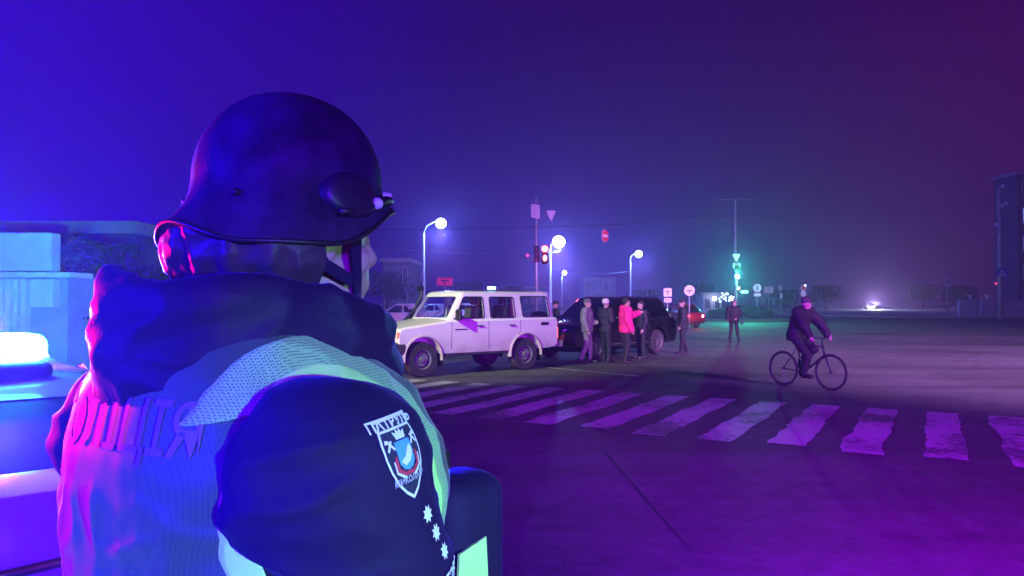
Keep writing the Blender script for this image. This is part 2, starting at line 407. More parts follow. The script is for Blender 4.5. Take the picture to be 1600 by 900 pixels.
def make_car(name, loc, rz, label, cat, group, P):
    """P: lower profile, belt/roof geometry, windows. x forward, y left, z up."""
    root = empty(name, loc, rz, label, cat, group)
    W = P['W'] / 2; zb = P['zb']; zr = P['zr']; Wr = P['Wr'] / 2
    paint = P['paint']; gm = P['glass']
    # lower body with pinched hood and cut wheel wells
    low = MB()
    secs = []
    for yy, dz, dx in ((-W, -.10, .05), (-W + .06, 0.0, .0), (W - .06, 0.0, .0), (W, -.10, .05)):
        pass
    prof = P['lower']
    xm = sum(p[0] for p in prof) / len(prof)
    rings = []
    for f_, s_ in ((-1, .985), (-.955, 1), (-.6, 1.0), (0, 1.0), (.6, 1.0), (.955, 1), (1, .985)):
        ring = []
        for (x, z) in prof:
            crown = 0.03 * (1 - f_ * f_) if z > zb - .25 else 0
            nose = P.get('nose', .12) * (1 - f_ * f_) if abs(x - xm) > P['L'] / 2 - .35 else 0
            xx = xm + (x - xm) * s_ + (nose if x > xm else -nose * .5)
            zz = z + crown - (.035 if (abs(f_) > .99 and z > zb - .3) else 0)
            ring.append(Vector((xx, f_ * W, zz)))
        rings.append(ring)
    low.loft(rings)
    cut = []
    for ax in (P['fa'], P['ra']):
        for s in (-1, 1):
            c = MB(); ar = P['r'] * P.get('arch', 1.17)
            c.lathe([(0.001, s * (W - .34)), (ar, s * (W - .34)), (ar, s * (W + .1)), (0.001, s * (W + .1))], 'Y', c=(ax, 0, P['r'] + .03), n=40)
            cut.append(c)
    me = boolean(low.mesh('body'), cut)
    body = link_mesh('body', me, paint, root); shade_auto(body, 32)
    bevel(body, .018, 2, 40)
    # cabin
    belt = P['belt']; roof = P['roof']         # (x_rear, x_front) at belt and roof
    def cab(inset, zt):
        m = MB(); rr_ = []
        steps = 7
        for i in range(steps + 1):
            t = i / steps
            z = zb - .02 + (zt - zb + .02) * t
            tt = (z - zb) / (zr - zb)
            bow = .05 * math.sin(max(0, min(1, tt)) * math.pi) * P.get('bow', 1)
            x0 = belt[0] + (roof[0] - belt[0]) * tt - bow * .5 + inset; x1 = belt[1] + (roof[1] - belt[1]) * tt + bow * .6 - inset
            yw = (W - .05) + (Wr - (W - .05)) * tt + bow * .35 - inset
            rr_.append([Vector((x, y, z)) for x, y in rounded([(x0, -yw), (x1 - .0, -yw), (x1, yw), (x0, yw)], .16, 5)])
        if inset == 0:       # rounded roof
            for dz, sc in ((.035, .93), (.055, .80), (.064, .5)):
                top = rr_[steps]; cx = (roof[0] + roof[1]) / 2
                rr_.append([Vector((cx + (p.x - cx) * (1 - (1 - sc) * .35), p.y * sc, zr + dz)) for p in top])
        m.loft(rr_); return m
    cutters = [cab(.05, zr - .02)]
    def yat(z): return (W - .05) + (Wr - (W - .05)) * ((z - zb) / (zr - zb))
    for win in P['windows']:
        c = MB(); c.prism(rounded(win, .06), -W - .3, W + .3, lambda a_, b_, t: (a_, t, b_)); cutters.append(c)
    ws = P.get('ws_inset', .10)
    zlo, zhi = zb + .05, zr - .07
    def xat(z, e_): return belt[e_] + (roof[e_] - belt[e_]) * ((z - zb) / (zr - zb))
    for e_ in (1, 0):
        c = MB(); sg = 1 if e_ else -1
        c.prism(rounded([(-yat(zlo) + ws, zlo), (yat(zlo) - ws, zlo), (yat(zhi) - ws, zhi), (-yat(zhi) + ws, zhi)], .07), 0, 1,
                lambda a_, b_, t, sg=sg, e_=e_: (xat(b_, e_) + sg * (-.25 + t * .55), a_, b_)); cutters.append(c)
    cm = boolean(cab(0, zr).mesh('cab'), cutters)
    cabin = link_mesh('cabin', cm, P.get('cab_paint', paint), body); shade_auto(cabin, 32)
    # glass
    for win in P['windows']:
        for s in (-1, 1):
            g = MB(); g.prism(rounded([(a_ , b_) for a_, b_ in win], .06), .0, .006, lambda a_, b_, t, s=s: (a_, s * (yat(b_) - .02 + .017 * P.get('bow', 1) * math.sin(math.pi * max(0, min(1, (b_ - zb) / (zr - zb)))) + t), b_))
            g.build('window', gm, root, smooth=False)
    for e_ in (1, 0):
        sg = 1 if e_ else -1; g = MB()
        pts = [(-yat(zlo) + ws, zlo), (yat(zlo) - ws, zlo), (yat(zhi) - ws, zhi), (-yat(zhi) + ws, zhi)]
        g.prism(rounded([(a_, b_) for a_, b_ in pts], .07), 0, .006, lambda a_, b_, t, sg=sg, e_=e_: (xat(b_, e_) + sg * (-.012 + .03 * P.get('bow', 1) * math.sin(math.pi * max(0, min(1, (b_ - zb) / (zr - zb)))) + t), a_, b_))
        g.build('windscreen' if e_ else 'rear_window', gm, root)
    # seats
    if P.get('seats', True):
        sm = mat('seat_fabric', (0.05, 0.05, 0.055), .9)
        for sx in P.get('seat_x', (.05, -.85)):
            for sy in (-.38, .38):
                st = MB(); st.box((sx + .2, sy, zb - .22), (.5, .5, .18)); st.box((sx - .05, sy, zb + .08), (.16, .46, .5), Matrix.Rotation(R(-8), 3, 'Y'))
                st.box((sx - .1, sy, zb + .43), (.1, .24, .17))
                so = st.build('seat', sm, root); bevel(so, .05, 3)
        d_ = MB(); d_.box((belt[1] - .32, 0, zb - .05), (.4, P['W'] - .3, .2)); bevel(d_.build('dashboard', M_BLACK, root), .05, 3)
        sw = MB(); ring = [(belt[1] - .62 + .08 * math.sin(k / 16 * 2 * math.pi), .38 + .18 * math.cos(k / 16 * 2 * math.pi), zb + .04 + .16 * math.sin(k / 16 * 2 * math.pi)) for k in range(17)]
        sw.tube(ring, .014, 8, cap=False); sw.build('steering_wheel', M_BLACK, root, smooth=True)
    rimm = P.get('rim', mat('alloy', (0.6, 0.6, 0.62), .3, .9))
    for ax in (P['fa'], P['ra']):
        for s in (-1, 1): wheel(root, ax, s * (W - P['tw'] / 2 - .015), P['r'], P['tw'], P.get('wheel', 'alloy'), s, rimm, P.get('rr', .64))
    # underbody
    ub = MB(); ub.box(((P['fa'] + P['ra']) / 2, 0, P['sill'] + .05), (P['fa'] - P['ra'] + 1.2, P['W'] - .75, .16)); ub.build('chassis', M_BLACK, root)
    return root, body, yat, xat

def handle(root, x, y, z, s, m):
    h = MB(); h.box((x, y + s * .025, z), (.17, .018, .028)); h.box((x - .07, y + s * .01, z), (.02, .03, .02)); h.box((x + .07, y + s * .01, z), (.02, .03, .02))
    bevel(h.build('door_handle', m, root), .006, 2)
def panel_line(root, pts, y, s):
    m = MB(); m.tube([(x, y(z) if callable(y) else y, z) for x, z in pts], .006, 6); m.build('door_seam', M_BLACK, root)

# ---- the pale 4x4
F = gr(661, 590); F = Vector((-1.95, 16.2, 0)); B = Vector((0.33, 18.0, 0))
ax_ = (F - B).normalized(); away = Vector((-.62, .785, 0))
ctr = (F + B) / 2 + away * .88
cream = mat('cream_paint', (0.72, 0.67, 0.60), .32, coat=.4, noise_scale=1.1, noise_amt=.05)
n = cream.node_tree; b_ = n.nodes['Principled BSDF']; src = b_.inputs['Base Color'].links[0].from_socket
t_ = n.nodes.new('ShaderNodeTexCoord'); sx = n.nodes.new('ShaderNodeSeparateXYZ'); nz = n.nodes.new('ShaderNodeTexNoise'); nz.inputs['Scale'].default_value = 3.5; nz.inputs['Detail'].default_value = 7
n.links.new(t_.outputs['Object'], sx.inputs[0]); n.links.new(t_.outputs['Object'], nz.inputs[0])
m1 = n.nodes.new('ShaderNodeMapRange'); m1.inputs[1].default_value = 1.0; m1.inputs[2].default_value = .45; n.links.new(sx.outputs['Z'], m1.inputs[0])
m2 = n.nodes.new('ShaderNodeMath'); m2.operation = 'MULTIPLY'; n.links.new(m1.outputs[0], m2.inputs[0]); n.links.new(nz.outputs[0], m2.inputs[1])
mx_ = n.nodes.new('ShaderNodeMix'); mx_.data_type = 'RGBA'; mx_.inputs[7].default_value = (.22, .17, .13, 1); n.links.new(m2.outputs[0], mx_.inputs[0]); n.links.new(src, mx_.inputs[6]); n.links.new(mx_.outputs[2], b_.inputs['Base Color'])
P76 = dict(W=1.80, L=4.8, zb=1.24, zr=1.85, Wr=1.50, fa=1.45, ra=-1.45, r=.39, tw=.24, sill=.45, bow=.35, nose=.03, arch=1.2,
    lower=[(2.06, .62), (2.08, .95), (2.04, 1.07), (1.9, 1.10), (.85, 1.22), (.80, 1.24), (-2.46, 1.26), (-2.50, 1.20), (-2.50, .60), (-2.40, .55), (-1.9, .50), (1.9, .50)],
    belt=(-2.46, .78), roof=(-2.36, .38), paint=cream, glass=glass_mat('clear_car_glass', (.93, .96, .97), .04), ws_inset=.09,
    windows=[[(.58, 1.28), (.30, 1.77), (-.24, 1.77), (-.24, 1.28)], [(-.42, 1.28), (-.42, 1.77), (-1.15, 1.77), (-1.17, 1.28)], [(-1.40, 1.29), (-1.36, 1.79), (-2.22, 1.79), (-2.27, 1.29)]],
    wheel='steel', rim=mat('steel_rim', (0.16, 0.15, 0.16), .6, .2), rr=.56, seat_x=(-.15, -1.0))
suv, sb, yat, xat = make_car('offroad_car', ctr, math.atan2(ax_.y, ax_.x), 'cream boxy four wheel drive wagon standing across the near end of the junction', 'car', None, P76)
dk = mat('dark_trim', (0.04, 0.04, 0.045), .6)
# fender flares, bumpers, step, sill
for s in (-1, 1):
    for ax in (1.45, -1.45):
        m = MB(); rg = []
        for k in range(17):
            a = R(-8 + 196 * k / 16); c, sn = math.cos(a), math.sin(a)
            rr0, rr1 = .475, .502
            z0 = .42
            rg.append([Vector((ax + rr0 * c, s * .84, z0 + rr0 * sn)), Vector((ax + rr0 * c, s * .935, z0 + rr0 * sn)), Vector((ax + rr1 * c, s * .925, z0 + rr1 * sn)), Vector((ax + (rr1 + .02) * c, s * .84, z0 + (rr1 + .02) * sn))])
        m.loft(rg); m.build('wheel_arch', cream if ax > 9 else mat('cream_flare_shaded', (0.42, 0.38, 0.36), .4), suv, auto=40)  # darker copy of the body cream, arch shade put into the colour
        fl = MB(); fl.box((ax - .50, s * .80, .36), (.02, .22, .3)); fl.build('mud_flap', M_BLACK, suv)
    sl = MB(); sl.box((0, s * .86, .47), (1.75, .06, .07)); bevel(sl.build('side_step', dk, suv), .02)
m = MB(); m.box((2.18, 0, .66), (.22, 1.86, .25)); m.box((2.04, .86, .64), (.3, .14, .22)); m.box((2.04, -.86, .64), (.3, .14, .22))
fb = m.build('front_bumper', dk, suv); bevel(fb, .05, 3)
m = MB(); m.box((-2.60, 0, .60), (.2, 1.74, .16)); m.box((-2.5, .80, .60), (.24, .14, .16)); bevel(m.build('rear_bumper', mat('bumper_steel', (.3, .29, .3), .5, .3), suv), .03, 3)
m = MB(); m.box((2.085, 0, .93), (.04, 1.18, .22)); g = m.build('grille', dk, suv)
for k in range(5):
    m = MB(); m.box((2.11, 0, .85 + .04 * k), (.02, 1.1, .014)); m.build('grille_bar', M_STEEL, g)
M_HEAD = mat('lit_headlight', (.9, .9, .9), .1, emit=(1, .72, .62), estr=2.0)
for s in (-1, 1):
    m = MB(); m.lathe([(.001, .05), (.06, .045), (.095, .02), (.10, -.05)], 'X', c=(2.08, s * .70, .95), n=24); hl = m.build('headlight', mat('headlight_glow', (.8, .8, .82), .08, spec=.8, emit=(1, .75, .70), estr=7), suv, smooth=True)
    m = MB(); m.lathe([(.105, .0), (.13, .0), (.13, .03), (.105, .03)], 'X', c=(2.07, s * .70, .95), n=24); m.build('bezel', M_CHROME, hl)
    m = MB(); m.box((2.04, s * .87, .94), (.10, .05, .13)); bevel(m.build('indicator', mat('amber_lens', (.8, .25, .03), .2), suv), .015)
    m = MB(); m.box((-2.51, s * .80, .88), (.04, .14, .30)); bevel(m.build('tail_lamp', mat('red_lens_lit', (.5, .01, .02), .2, emit=(1, .12, .1), estr=2.5), suv), .02)
    # mirror
    m = MB(); m.box((.60, s * 1.02, 1.36), (.07, .19, .25)); mi = m.build('mirror', M_BLACK, suv); bevel(mi, .03, 3)
    m = MB(); m.tube([(.62, s * .86, 1.27), (.61, s * .95, 1.28), (.60, s * 1.0, 1.33)], .018, 8); m.build('bracket', M_BLACK, mi)
    for x in (-.08, -1.02): handle(suv, x, s * .90, 1.10, s, M_BLACK)
    m = MB(); m.box((.45, s * .905, 1.03), (.34, .008, .022)); m.build('side_trim', M_BLACK, suv)
    m = MB(); m.box((-2.05, s * .905, 1.12), (.24, .012, .07)); m.build('vent_panel', M_BLACK, suv)
    for pts in ([(.70, 1.2), (.72, .60)], [(-.33, 1.22), (-.33, .55)], [(-1.28, 1.22), (-1.28, .95), (-1.0, .60)]):
        panel_line(suv, pts, s * .898, s)
    # window rubber
    for win in P76['windows']:
        m = MB(); pr = rounded(win, .06); pr.append(pr[0]); m.tube([(a_, s * (yat(b_) + .004), b_) for a_, b_ in pr], .014, 6, cap=False); m.build('window_seal', M_BLACK, suv)
    m = MB(); m.tube([(x, s * .70, 1.875) for x in (.28, -1, -2.3)], .012, 6); m.build('drip_rail', cream, suv)
m = MB()   # snorkel at the far front pillar, as on bush cars
m.tube([(.95, -.93, 1.12), (.85, -.93, 1.22), (.62, -.92, 1.42), (.42, -.88, 1.80), (.42, -.88, 1.98)], .04, 10); m.tube([(.38, -.88, 1.98), (.52, -.88, 1.98)], .06, 10)
m.build('snorkel', M_BLACK, suv, auto=40)
for yw in (.1, -.5):
    m = MB(); m.tube([(.75, yw, 1.275), (.60, yw + .25, 1.50)], .008, 6); m.build('wiper', M_BLACK, suv)
m = MB(); m.lathe([(.001, 0), (.17, 0), (.17, .02), (.05, .03)], 'X', c=(-2.72, 0, 1.05), n=24); m.lathe([(.36, -.1), (.36, .1), (.24, .12), (.24, -.12)], 'X', c=(-2.64, 0, 1.05), n=32); m.build('spare_wheel', M_RUB, suv, auto=40)
# small beacon on its roof
Minv = suv.matrix_basis.inverted()
bp_ = Matrix.LocRotScale(ctr, suv.rotation_euler, None) @ Vector((-1.0, .1, 1.91))
bt = empty('beacon', bp_, suv.rotation_euler.z, 'small lit blue white beacon on the roof of the cream wagon', 'beacon')
MB().lathe([(.001, 0), (.10, 0), (.10, .04), (.08, .05), (.001, .052)], 'Z', n=20).build('base', M_BLACK, bt, auto=40)
m = MB(); m.box((0, 0, .085), (.19, .12, .075)); bevel(m.build('lens', mat('beacon_lens_white', (.6, .8, 1), .2, emit=(.25, .8, 1), estr=7), bt), .02, 3)

# ---- the black car beside the group
black = mat('black_car_paint', (0.006, 0.006, 0.008), .16, coat=.8)
dglass = glass_mat('dark_car_glass', (.5, .5, .55), .06)
def modern(L, W, zb, zr, paint, glass, fa, ra, r, kind='suv'):
    f = L / 2; k = f
    if kind == 'suv':
        lower = [(k - .12, .40), (k, .55), (k - .02, .82), (k - .12, .98), (k - .5, zb - .07), (fa - .35, zb), (-k + .12, zb + .06), (-k, zb - .05), (-k - .02, .6), (-k + .1, .38), (0, .30)]
        belt = (-k + .14, fa - .42); roof = (-k + .55, fa - 1.25)
        bz = zb + .03
        wins = [[(fa - .62, bz + .02), (fa - 1.22, zr - .07), (fa - 1.72, zr - .05), (fa - 1.72, bz + .02)], [(fa - 1.82, bz + .02), (fa - 1.82, zr - .05), (ra + .62, zr - .05), (ra + .50, bz + .03)], [(ra + .38, bz + .04), (ra + .50, zr - .05), (-k + .72, zr - .09), (-k + .42, bz + .08)]]
    else:
        lower = [(k - .12, .32), (k, .45), (k - .03, .65), (k - .15, .78), (k - .5, zb - .08), (fa - .40, zb), (ra - .1, zb + .06), (-k + .10, zb + .02), (-k, zb - .12), (-k, .5), (-k + .15, .32), (0, .24)]
        belt = (ra - .25 if kind == 'sedan' else -k + .25, fa - .45); roof = (ra + .45 if kind == 'sedan' else -k + .75, fa - 1.35)
        bz = zb + .02
        wins = [[(fa - .72, bz + .02), (fa - 1.33, zr - .06), (fa - 1.75, zr - .05), (fa - 1.75, bz + .02)], [(fa - 1.85, bz + .02), (fa - 1.85, zr - .05), (ra + .50, zr - .08), (ra + .25, bz + .06)]]
    return dict(W=W, L=L, zb=zb, zr=zr, Wr=W - .42, fa=fa, ra=ra, r=r, tw=.24, sill=.25, lower=lower, belt=belt, roof=roof, paint=paint, glass=glass, windows=wins, ws_inset=.12, nose=.16)
def car_trim(root, L, W, zb, head=None, tail=None, rails=None, rim_line=False, plate=False):
    k = L / 2
    hm_ = head or mat('headlamp_clear', (.5, .5, .55), .08, spec=.8); tm = tail or mat('tail_lens', (.35, .01, .02), .15)
    for s in (-1, 1):
        m = MB(); m.prism(rounded([(0, -.06), (.30, -.02), (.34, .07), (0, .05)], .03), 0, .05, lambda a_, b_, t, s=s: (k + .02 - a_ * .75 + t, s * (W / 2 - .33 + a_ * .78), zb - .26 + b_)); m.build('headlight', hm_, root, smooth=False)
        m = MB(); m.prism(rounded([(0, -.08), (.26, -.06), (.30, .10), (0, .08)], .03), 0, .04, lambda a_, b_, t, s=s: (-k - .05 + a_ * .5 - t, s * (W / 2 - .30 + a_ * .95), zb - .18 + b_)); m.build('tail_lamp', tm, root)
        m = MB(); m.ell((L * .15, s * (W / 2 + .10), zb + .08), (.09, .12, .08)); m.build('mirror', MATS.get('black_car_paint'), root, smooth=True)
        for x in (-.1, -1.05): handle(root, x + .1, s * (W / 2 - .01), zb - .12, s, M_CHROME)
        if rails:
            m = MB(); m.tube([(rails[1], s * (W / 2 - .30), rails[2]), (rails[1] - .1, s * (W / 2 - .30), rails[2] + .06), (rails[0] + .1, s * (W / 2 - .30), rails[2] + .06), (rails[0], s * (W / 2 - .30), rails[2])], .016, 8); m.build('roof_rail', M_CHROME, root, smooth=True)
        m = MB(); m.box((-.1, s * (W / 2 - .005), .42), (1.9, .02, .03)); m.build('side_trim', M_CHROME, root)
    m = MB(); m.box((k + .14, 0, .62), (.03, 1.0, .24)); m.build('grille', M_BLACK, root)
    m = MB(); m.box((k + .17, 0, .42), (.02, .52, .11)); m.build('number_plate', mat('plate_white', (.75, .75, .75), .4), root)
fw = Vector((2.44, 21.2, 0)); rw = Vector((4.63, 23.5, 0)); hd = (fw - rw).normalized(); aw = Vector((hd.y, -hd.x, 0))
if aw.y < 0: aw = -aw
bp = modern(5.35, 1.98, 1.10, 1.74, black, dglass, 1.60, -1.58, .39)
bc, _, _, _ = make_car('black_car', (fw + rw) / 2 + aw * .96, math.atan2(hd.y, hd.x), 'large black wagon with chrome roof rails beside the group of people', 'car', None, bp)
car_trim(bc, 5.35, 1.98, 1.10, rails=(-2.0, .1, 1.75))
# ---- dark red tail-lit car behind it
drk = mat('dark_red_paint', (0.09, 0.006, 0.012), .25, coat=.6)
tl = mat('lit_tail_lens', (.6, .02, .03), .2, emit=(1, .10, .14), estr=45)
p_ = gr(1083, 514)
cp = modern(4.4, 1.80, .95, 1.45, drk, dglass, 1.32, -1.30, .33, 'hatch')
rc, _, _, _ = make_car('hatchback_car', p_ + Vector((-.6, 2.6, 0)), R(90 + 20), 'dark red hatchback with its tail lamps lit, seen past the rear of the black wagon', 'car', None, cp)
car_trim(rc, 4.4, 1.80, .95, tail=tl)
lamp('tail_glow', 'POINT', rc.location + Vector((.9, -2.7, .8)), (1, .08, .12), 60, .1)
# ---- parked pale cars at the left beyond the wagon
whp = mat('white_car_paint', (0.7, 0.71, 0.72), .3, coat=.5)
slv = mat('silver_car_paint', (0.45, 0.46, 0.48), .28, .4, coat=.5)
for (px, py, rz, pt, nm, lb) in ((615, 512, R(-168), whp, 'parked_car', 'white hatchback parked behind the bonnet of the cream wagon'),
                                 (664, 505, R(-160), slv, 'parked_car', 'silver hatchback parked beyond the white hatchback'),
                                 (716, 501, R(-165), whp, 'parked_car', 'white car seen through the windscreen of the cream wagon')):
    q = gr(px, py); cp = modern(4.2, 1.78, .95, 1.48, pt, glass_mat('tinted_glass', (.6, .65, .7), .08), 1.25, -1.27, .32, 'hatch')
    cr, _, _, _ = make_car(nm, q, rz, lb, 'car', 'cars parked beyond the cream wagon', cp)
    car_trim(cr, 4.2, 1.78, .95)
# ---- oncoming car far away
q = gr(1362, 491); OY = 150; cp = modern(4.3, 1.78, .95, 1.46, black, dglass, 1.28, -1.28, .33, 'sedan')
oc, _, _, _ = make_car('oncoming_car', Vector((q.x, OY, 0)), R(-107), 'distant dark car coming down the road with bright headlights', 'car', None, cp)
oc.location.x = (1358 - 800) / FPX * OY
car_trim(oc, 4.3, 1.78, .95, head=mat('beam_lens', (.9, .9, .9), .1, emit=(.9, .95, 1), estr=300))
lamp('headlight_glow', 'POINT', (oc.location.x - .5, OY - 3.6, 1.25), (.65, .72, 1), 9500, .6)

# ================================================================ PATROL CAR at the left edge
pcw = mat('patrol_white', (0.62, 0.63, 0.66), .25, coat=.7)
pc = empty('patrol_car', (-1.42, 1.60, 0), R(131), 'white patrol hatchback with a chrome strip below its rear window at the left edge', 'car')
# local: x forward (away from the camera), rear face near x = 0
m = MB(); rings = []
for yy, kx in ((-.90, .16), (-.84, .05), (-.5, .0), (0, -.02), (.5, .0), (.84, .05), (.90, .16)):
    f_ = abs(yy) / .9
    rings.append([Vector((kx + x, yy, z - (.03 if f_ > .98 and z > 1.1 else 0))) for x, z in [(.02, .30), (-.06, .55), (-.05, .80), (.0, .96), (.02, 1.08), (.06, 1.17), (.13, 1.205), (.5, 1.21), (2.9, 1.02), (3.9, .92), (4.2, .65), (4.1, .3)]])
m.loft(rings)
cuts = []
for ax in (.85, 3.45):
    for s in (-1, 1):
        c = MB(); c.lathe([(.001, s * .6), (.38, s * .6), (.38, s * 1.1), (.001, s * 1.1)], 'Y', c=(ax, 0, .34), n=36); cuts.append(c)
b_ = link_mesh('body', boolean(m.mesh('b'), cuts), pcw, pc); shade_auto(b_, 28); bevel(b_, .012, 2, 40)
# rear window, roof
def cloft(rows, name, mt, parent, th=0):
    mm = MB(); mm.loft(rows, cap=False) if th else None
    return mm
def grid_surface(fn, nu, nv):
    mm = MB(); V = [fn(i / nu, j / nv) for j in range(nv + 1) for i in range(nu + 1)]
    mm.add(V, [(j * (nu + 1) + i, j * (nu + 1) + i + 1, (j + 1) * (nu + 1) + i + 1, (j + 1) * (nu + 1) + i) for j in range(nv) for i in range(nu)]); return mm
def gh(z0, z1, e_):
    rr_ = []
    for i in range(9):
        t = i / 8; z = z0 + (z1 - z0) * t; tt = (z - 1.19) / .20
        x0 = .14 + .42 * tt - .03 * math.sin(math.pi * min(1, tt)) - e_; x1 = 2.95 - .80 * tt + e_; yy = .81 - .15 * tt + .02 * math.sin(math.pi * min(1, tt)) + e_
        rr_.append([Vector((x, y, z)) for x, y in rounded([(x0, -yy), (x1, -yy), (x1, yy), (x0, yy)], .22, 8)])
    return rr_
m = MB(); m.loft(gh(1.185, 1.372, 0)); m.build('windows', mat('patrol_glass', (.015, .02, .08), .5, spec=.4), pc, smooth=True)
g0 = gh(1.362, 1.378, .012); rr_ = [g0[0], g0[-1]]
for dz, sc in ((.012, .97), (.028, .88), (.040, .70), (.046, .40), (.048, .05)):
    rr_.append([Vector((1.35 + (p.x - 1.35) * (sc * .5 + .5 if sc > .1 else .05), p.y * sc, 1.378 + dz)) for p in g0[-1]])
m = MB(); m.loft(rr_); m.build('roof', pcw, pc, auto=50)
for s in (-1, 1):
    for (xa, xb) in ((.17, .56), (1.30, 1.30), (2.86, 2.10)):
        m = MB(); m.tube([(xa + .02, s * .815, 1.18), (xb, s * .665, 1.385)], .028, 8); m.build('pillar', pcw, pc, smooth=True)
    for ax in (.85, 3.45): wheel(pc, ax, s * .78, .33, .21, 'alloy', s, MATS['alloy'])
m = MB(); m.tube([(-.035 + .11 * abs(y / .62) ** 3, y, 1.005) for y in [-.62 + 1.24 * k / 16 for k in range(17)]], .016, 10); m.build('chrome_strip', M_CHROME, pc, smooth=True)
m = MB(); m.box((-.045, .0, .90), (.012, .54, .125)); pl = m.build('number_plate', mat('plate_lit', (.8, .82, .85), .4), pc)
m = MB()
for k in range(2):
    rx, rz_ = ((.075, .05), (.032, .048))[k]
    m.tube([(.003 - .0 + .03 * 0, .22 + rx * math.cos(t), 1.085 + rz_ * math.sin(t) + (0 if k == 0 else 0)) for t in [2 * math.pi * q_ / 24 for q_ in range(25)]], .006, 8, cap=False)
m.build('badge', M_CHROME, pc, smooth=True)
# lightbar on the roof
lb_ = empty('lightbar', (-1.86, 2.06, 1.405), R(47), 'patrol car roof lightbar with its blue end shining bright white', 'lightbar')
m = MB(); m.box((0, 0, .03), (.98, .22, .05)); bevel(m.build('base', M_BLACK, lb_), .02, 3)
mb_ = mat('blue_lens_lit', (.05, .2, .9), .2, emit=(.07, .7, 1.0), estr=14); mr_ = mat('red_lens_lit2', (.6, .02, .05), .2, emit=(1, .02, .10), estr=12)
m = MB(); m.box((.28, 0, .10), (.40, .20, .09)); bevel(m.build('blue_lens', mb_, lb_), .035, 4)
m = MB(); m.box((-.28, 0, .10), (.40, .20, .09)); bevel(m.build('red_lens', mr_, lb_), .035, 4)
m = MB(); m.box((0, 0, .09), (.12, .18, .07)); bevel(m.build('speaker_block', M_BLACK, lb_), .02)

# ================================================================ STREET FURNITURE
M_LAMP = mat('street_lamp_glass', (.9, .95, 1), .2, emit=(.72, .93, 1.0), estr=26)
def street_lamp(px_base, px_lamp, py_lamp, Y, label, watts, rad, side=1, arm=True, group='street lamps along the far road'):
    hd_ = at(px_lamp, py_lamp, Y); base = Vector(((px_base - 800) / FPX * Y, Y, 0)); H = hd_.z
    t = empty('street_lamp', base, 0, label, 'street lamp', group)
    dx = hd_.x - base.x
    m = MB(); m.tube([(0, 0, 0), (0, 0, .9), (0, 0, .92), (0, 0, H - .7)], [.17, .16, .13, .085], 12); m.build('pole', M_CONC, t, auto=40)
    m = MB(); m.tube([(0, 0, H - .75), (dx * .15, 0, H - .2), (dx * .6, 0, H + .12), (dx * .85, 0, H + .15)], .04, 8); m.build('arm', M_STEEL, t, smooth=True)
    m = MB(); m.ell((dx, 0, H + .16), (.40, .17, .12)); m.build('lamp_head', M_STEEL, t, smooth=True)
    m = MB(); m.ell((dx, 0, H), (rad, rad * .9, rad * .95)); m.build('lens', M_LAMP, t, smooth=True)
    lamp('street_light', 'POINT', (hd_.x, Y - rad - .15, H - .25 - rad), (.12, .24, 1.0), watts * 1.4, .15)
    lamp('street_light_cone', 'SPOT', (hd_.x, Y - rad - .15, H - .3 - rad), (.45, .38, 1.0), watts * 1.6, .15, target=(hd_.x, Y - 6, 0), spot=100)
    return t
street_lamp(662, 689, 349, 56, 'street lamp whose pole rises beyond the bonnet of the cream wagon', 2600, .40)
street_lamp(860, 873, 378, 66, 'brightest street lamp, behind the red traffic signal', 5000, .55)
street_lamp(985, 998, 397, 86, 'street lamp rising above the roof of the black wagon', 3200, .42)
street_lamp(878, 882, 426, 140, 'small far street lamp low between the two brighter ones', 1800, .42)
street_lamp(1256, 1258, 446, 190, 'very distant dim street lamp beside the stacked road signs', 300, .2)

def plate(name, parent, c, pts, th, m, back=None):
    mm = MB(); mm.prism(pts, 0, th, lambda a_, b_, t: (c[0] + a_, c[1] - t, c[2] + b_)); o = mm.build(name, m, parent); return o
def circ(r, n=28, sx=1.0): return [(r * sx * math.cos(2 * math.pi * k / n), r * math.sin(2 * math.pi * k / n)) for k in range(n)]
def rect(w_, h): return [(-w_ / 2, -h / 2), (w_ / 2, -h / 2), (w_ / 2, h / 2), (-w_ / 2, h / 2)]
M_SW = mat('sign_white', (.78, .78, .78), .35); M_SR = mat('sign_red', (.62, .02, .05), .35); M_SB = mat('sign_blue', (.03, .12, .5), .35)
M_SGR = mat('sign_grey', (.35, .36, .38), .45); M_SPK = mat('sign_pink_red', (.80, .10, .16), .35); M_SK = mat('sign_black', (.02, .02, .02), .4)
def post(t, H, r=.035, z0=0): m = MB(); m.tube([(0, 0, z0), (0, 0, H)], r, 10); return m.build('post', M_STEEL, t, smooth=True)
def sign(px, py, Y, label, pieces, H=None, name='road_sign', post_r=.035, z0=0, cat='road sign', group=None):
    p = at(px, py, Y); t = empty(name, (p.x, p.y, 0), 0, label, cat, group)
    if H is not False: post(t, (H or p.z + .3), post_r, z0)
    for (nm, dx, dz, pts, m, lay) in pieces:
        plate(nm, t, (dx, -.04 - .006 * lay, p.z + dz), pts, .005, m)
    return t
s35 = 35 / FPX
sign(695, 440, 35, 'red rectangular sign with a dark T mark above the roof of the cream wagon',
     [('sign_plate', 0, 0, rect(.74, .38), M_SPK, 0), ('sign_mark', 0, .05, rect(.36, .055), M_SK, 1), ('sign_mark', 0, -.07, rect(.07, .19), M_SK, 1)])
sign(1043, 457, 42, 'square white sign with a grey T mark above the roof of the black wagon',
     [('sign_plate', 0, 0, rect(.46, .46), M_SW, 0), ('sign_mark', 0, .07, rect(.28, .05), M_SK, 1), ('sign_mark', 0, -.05, rect(.06, .18), M_SK, 1),
      ('lower_plate', 0, -.44, rect(.42, .24), M_SW, 0), ('sign_mark', -.1, -.44, rect(.06, .14), M_SK, 1), ('sign_mark', .06, -.44, rect(.05, .14), M_SK, 1)])
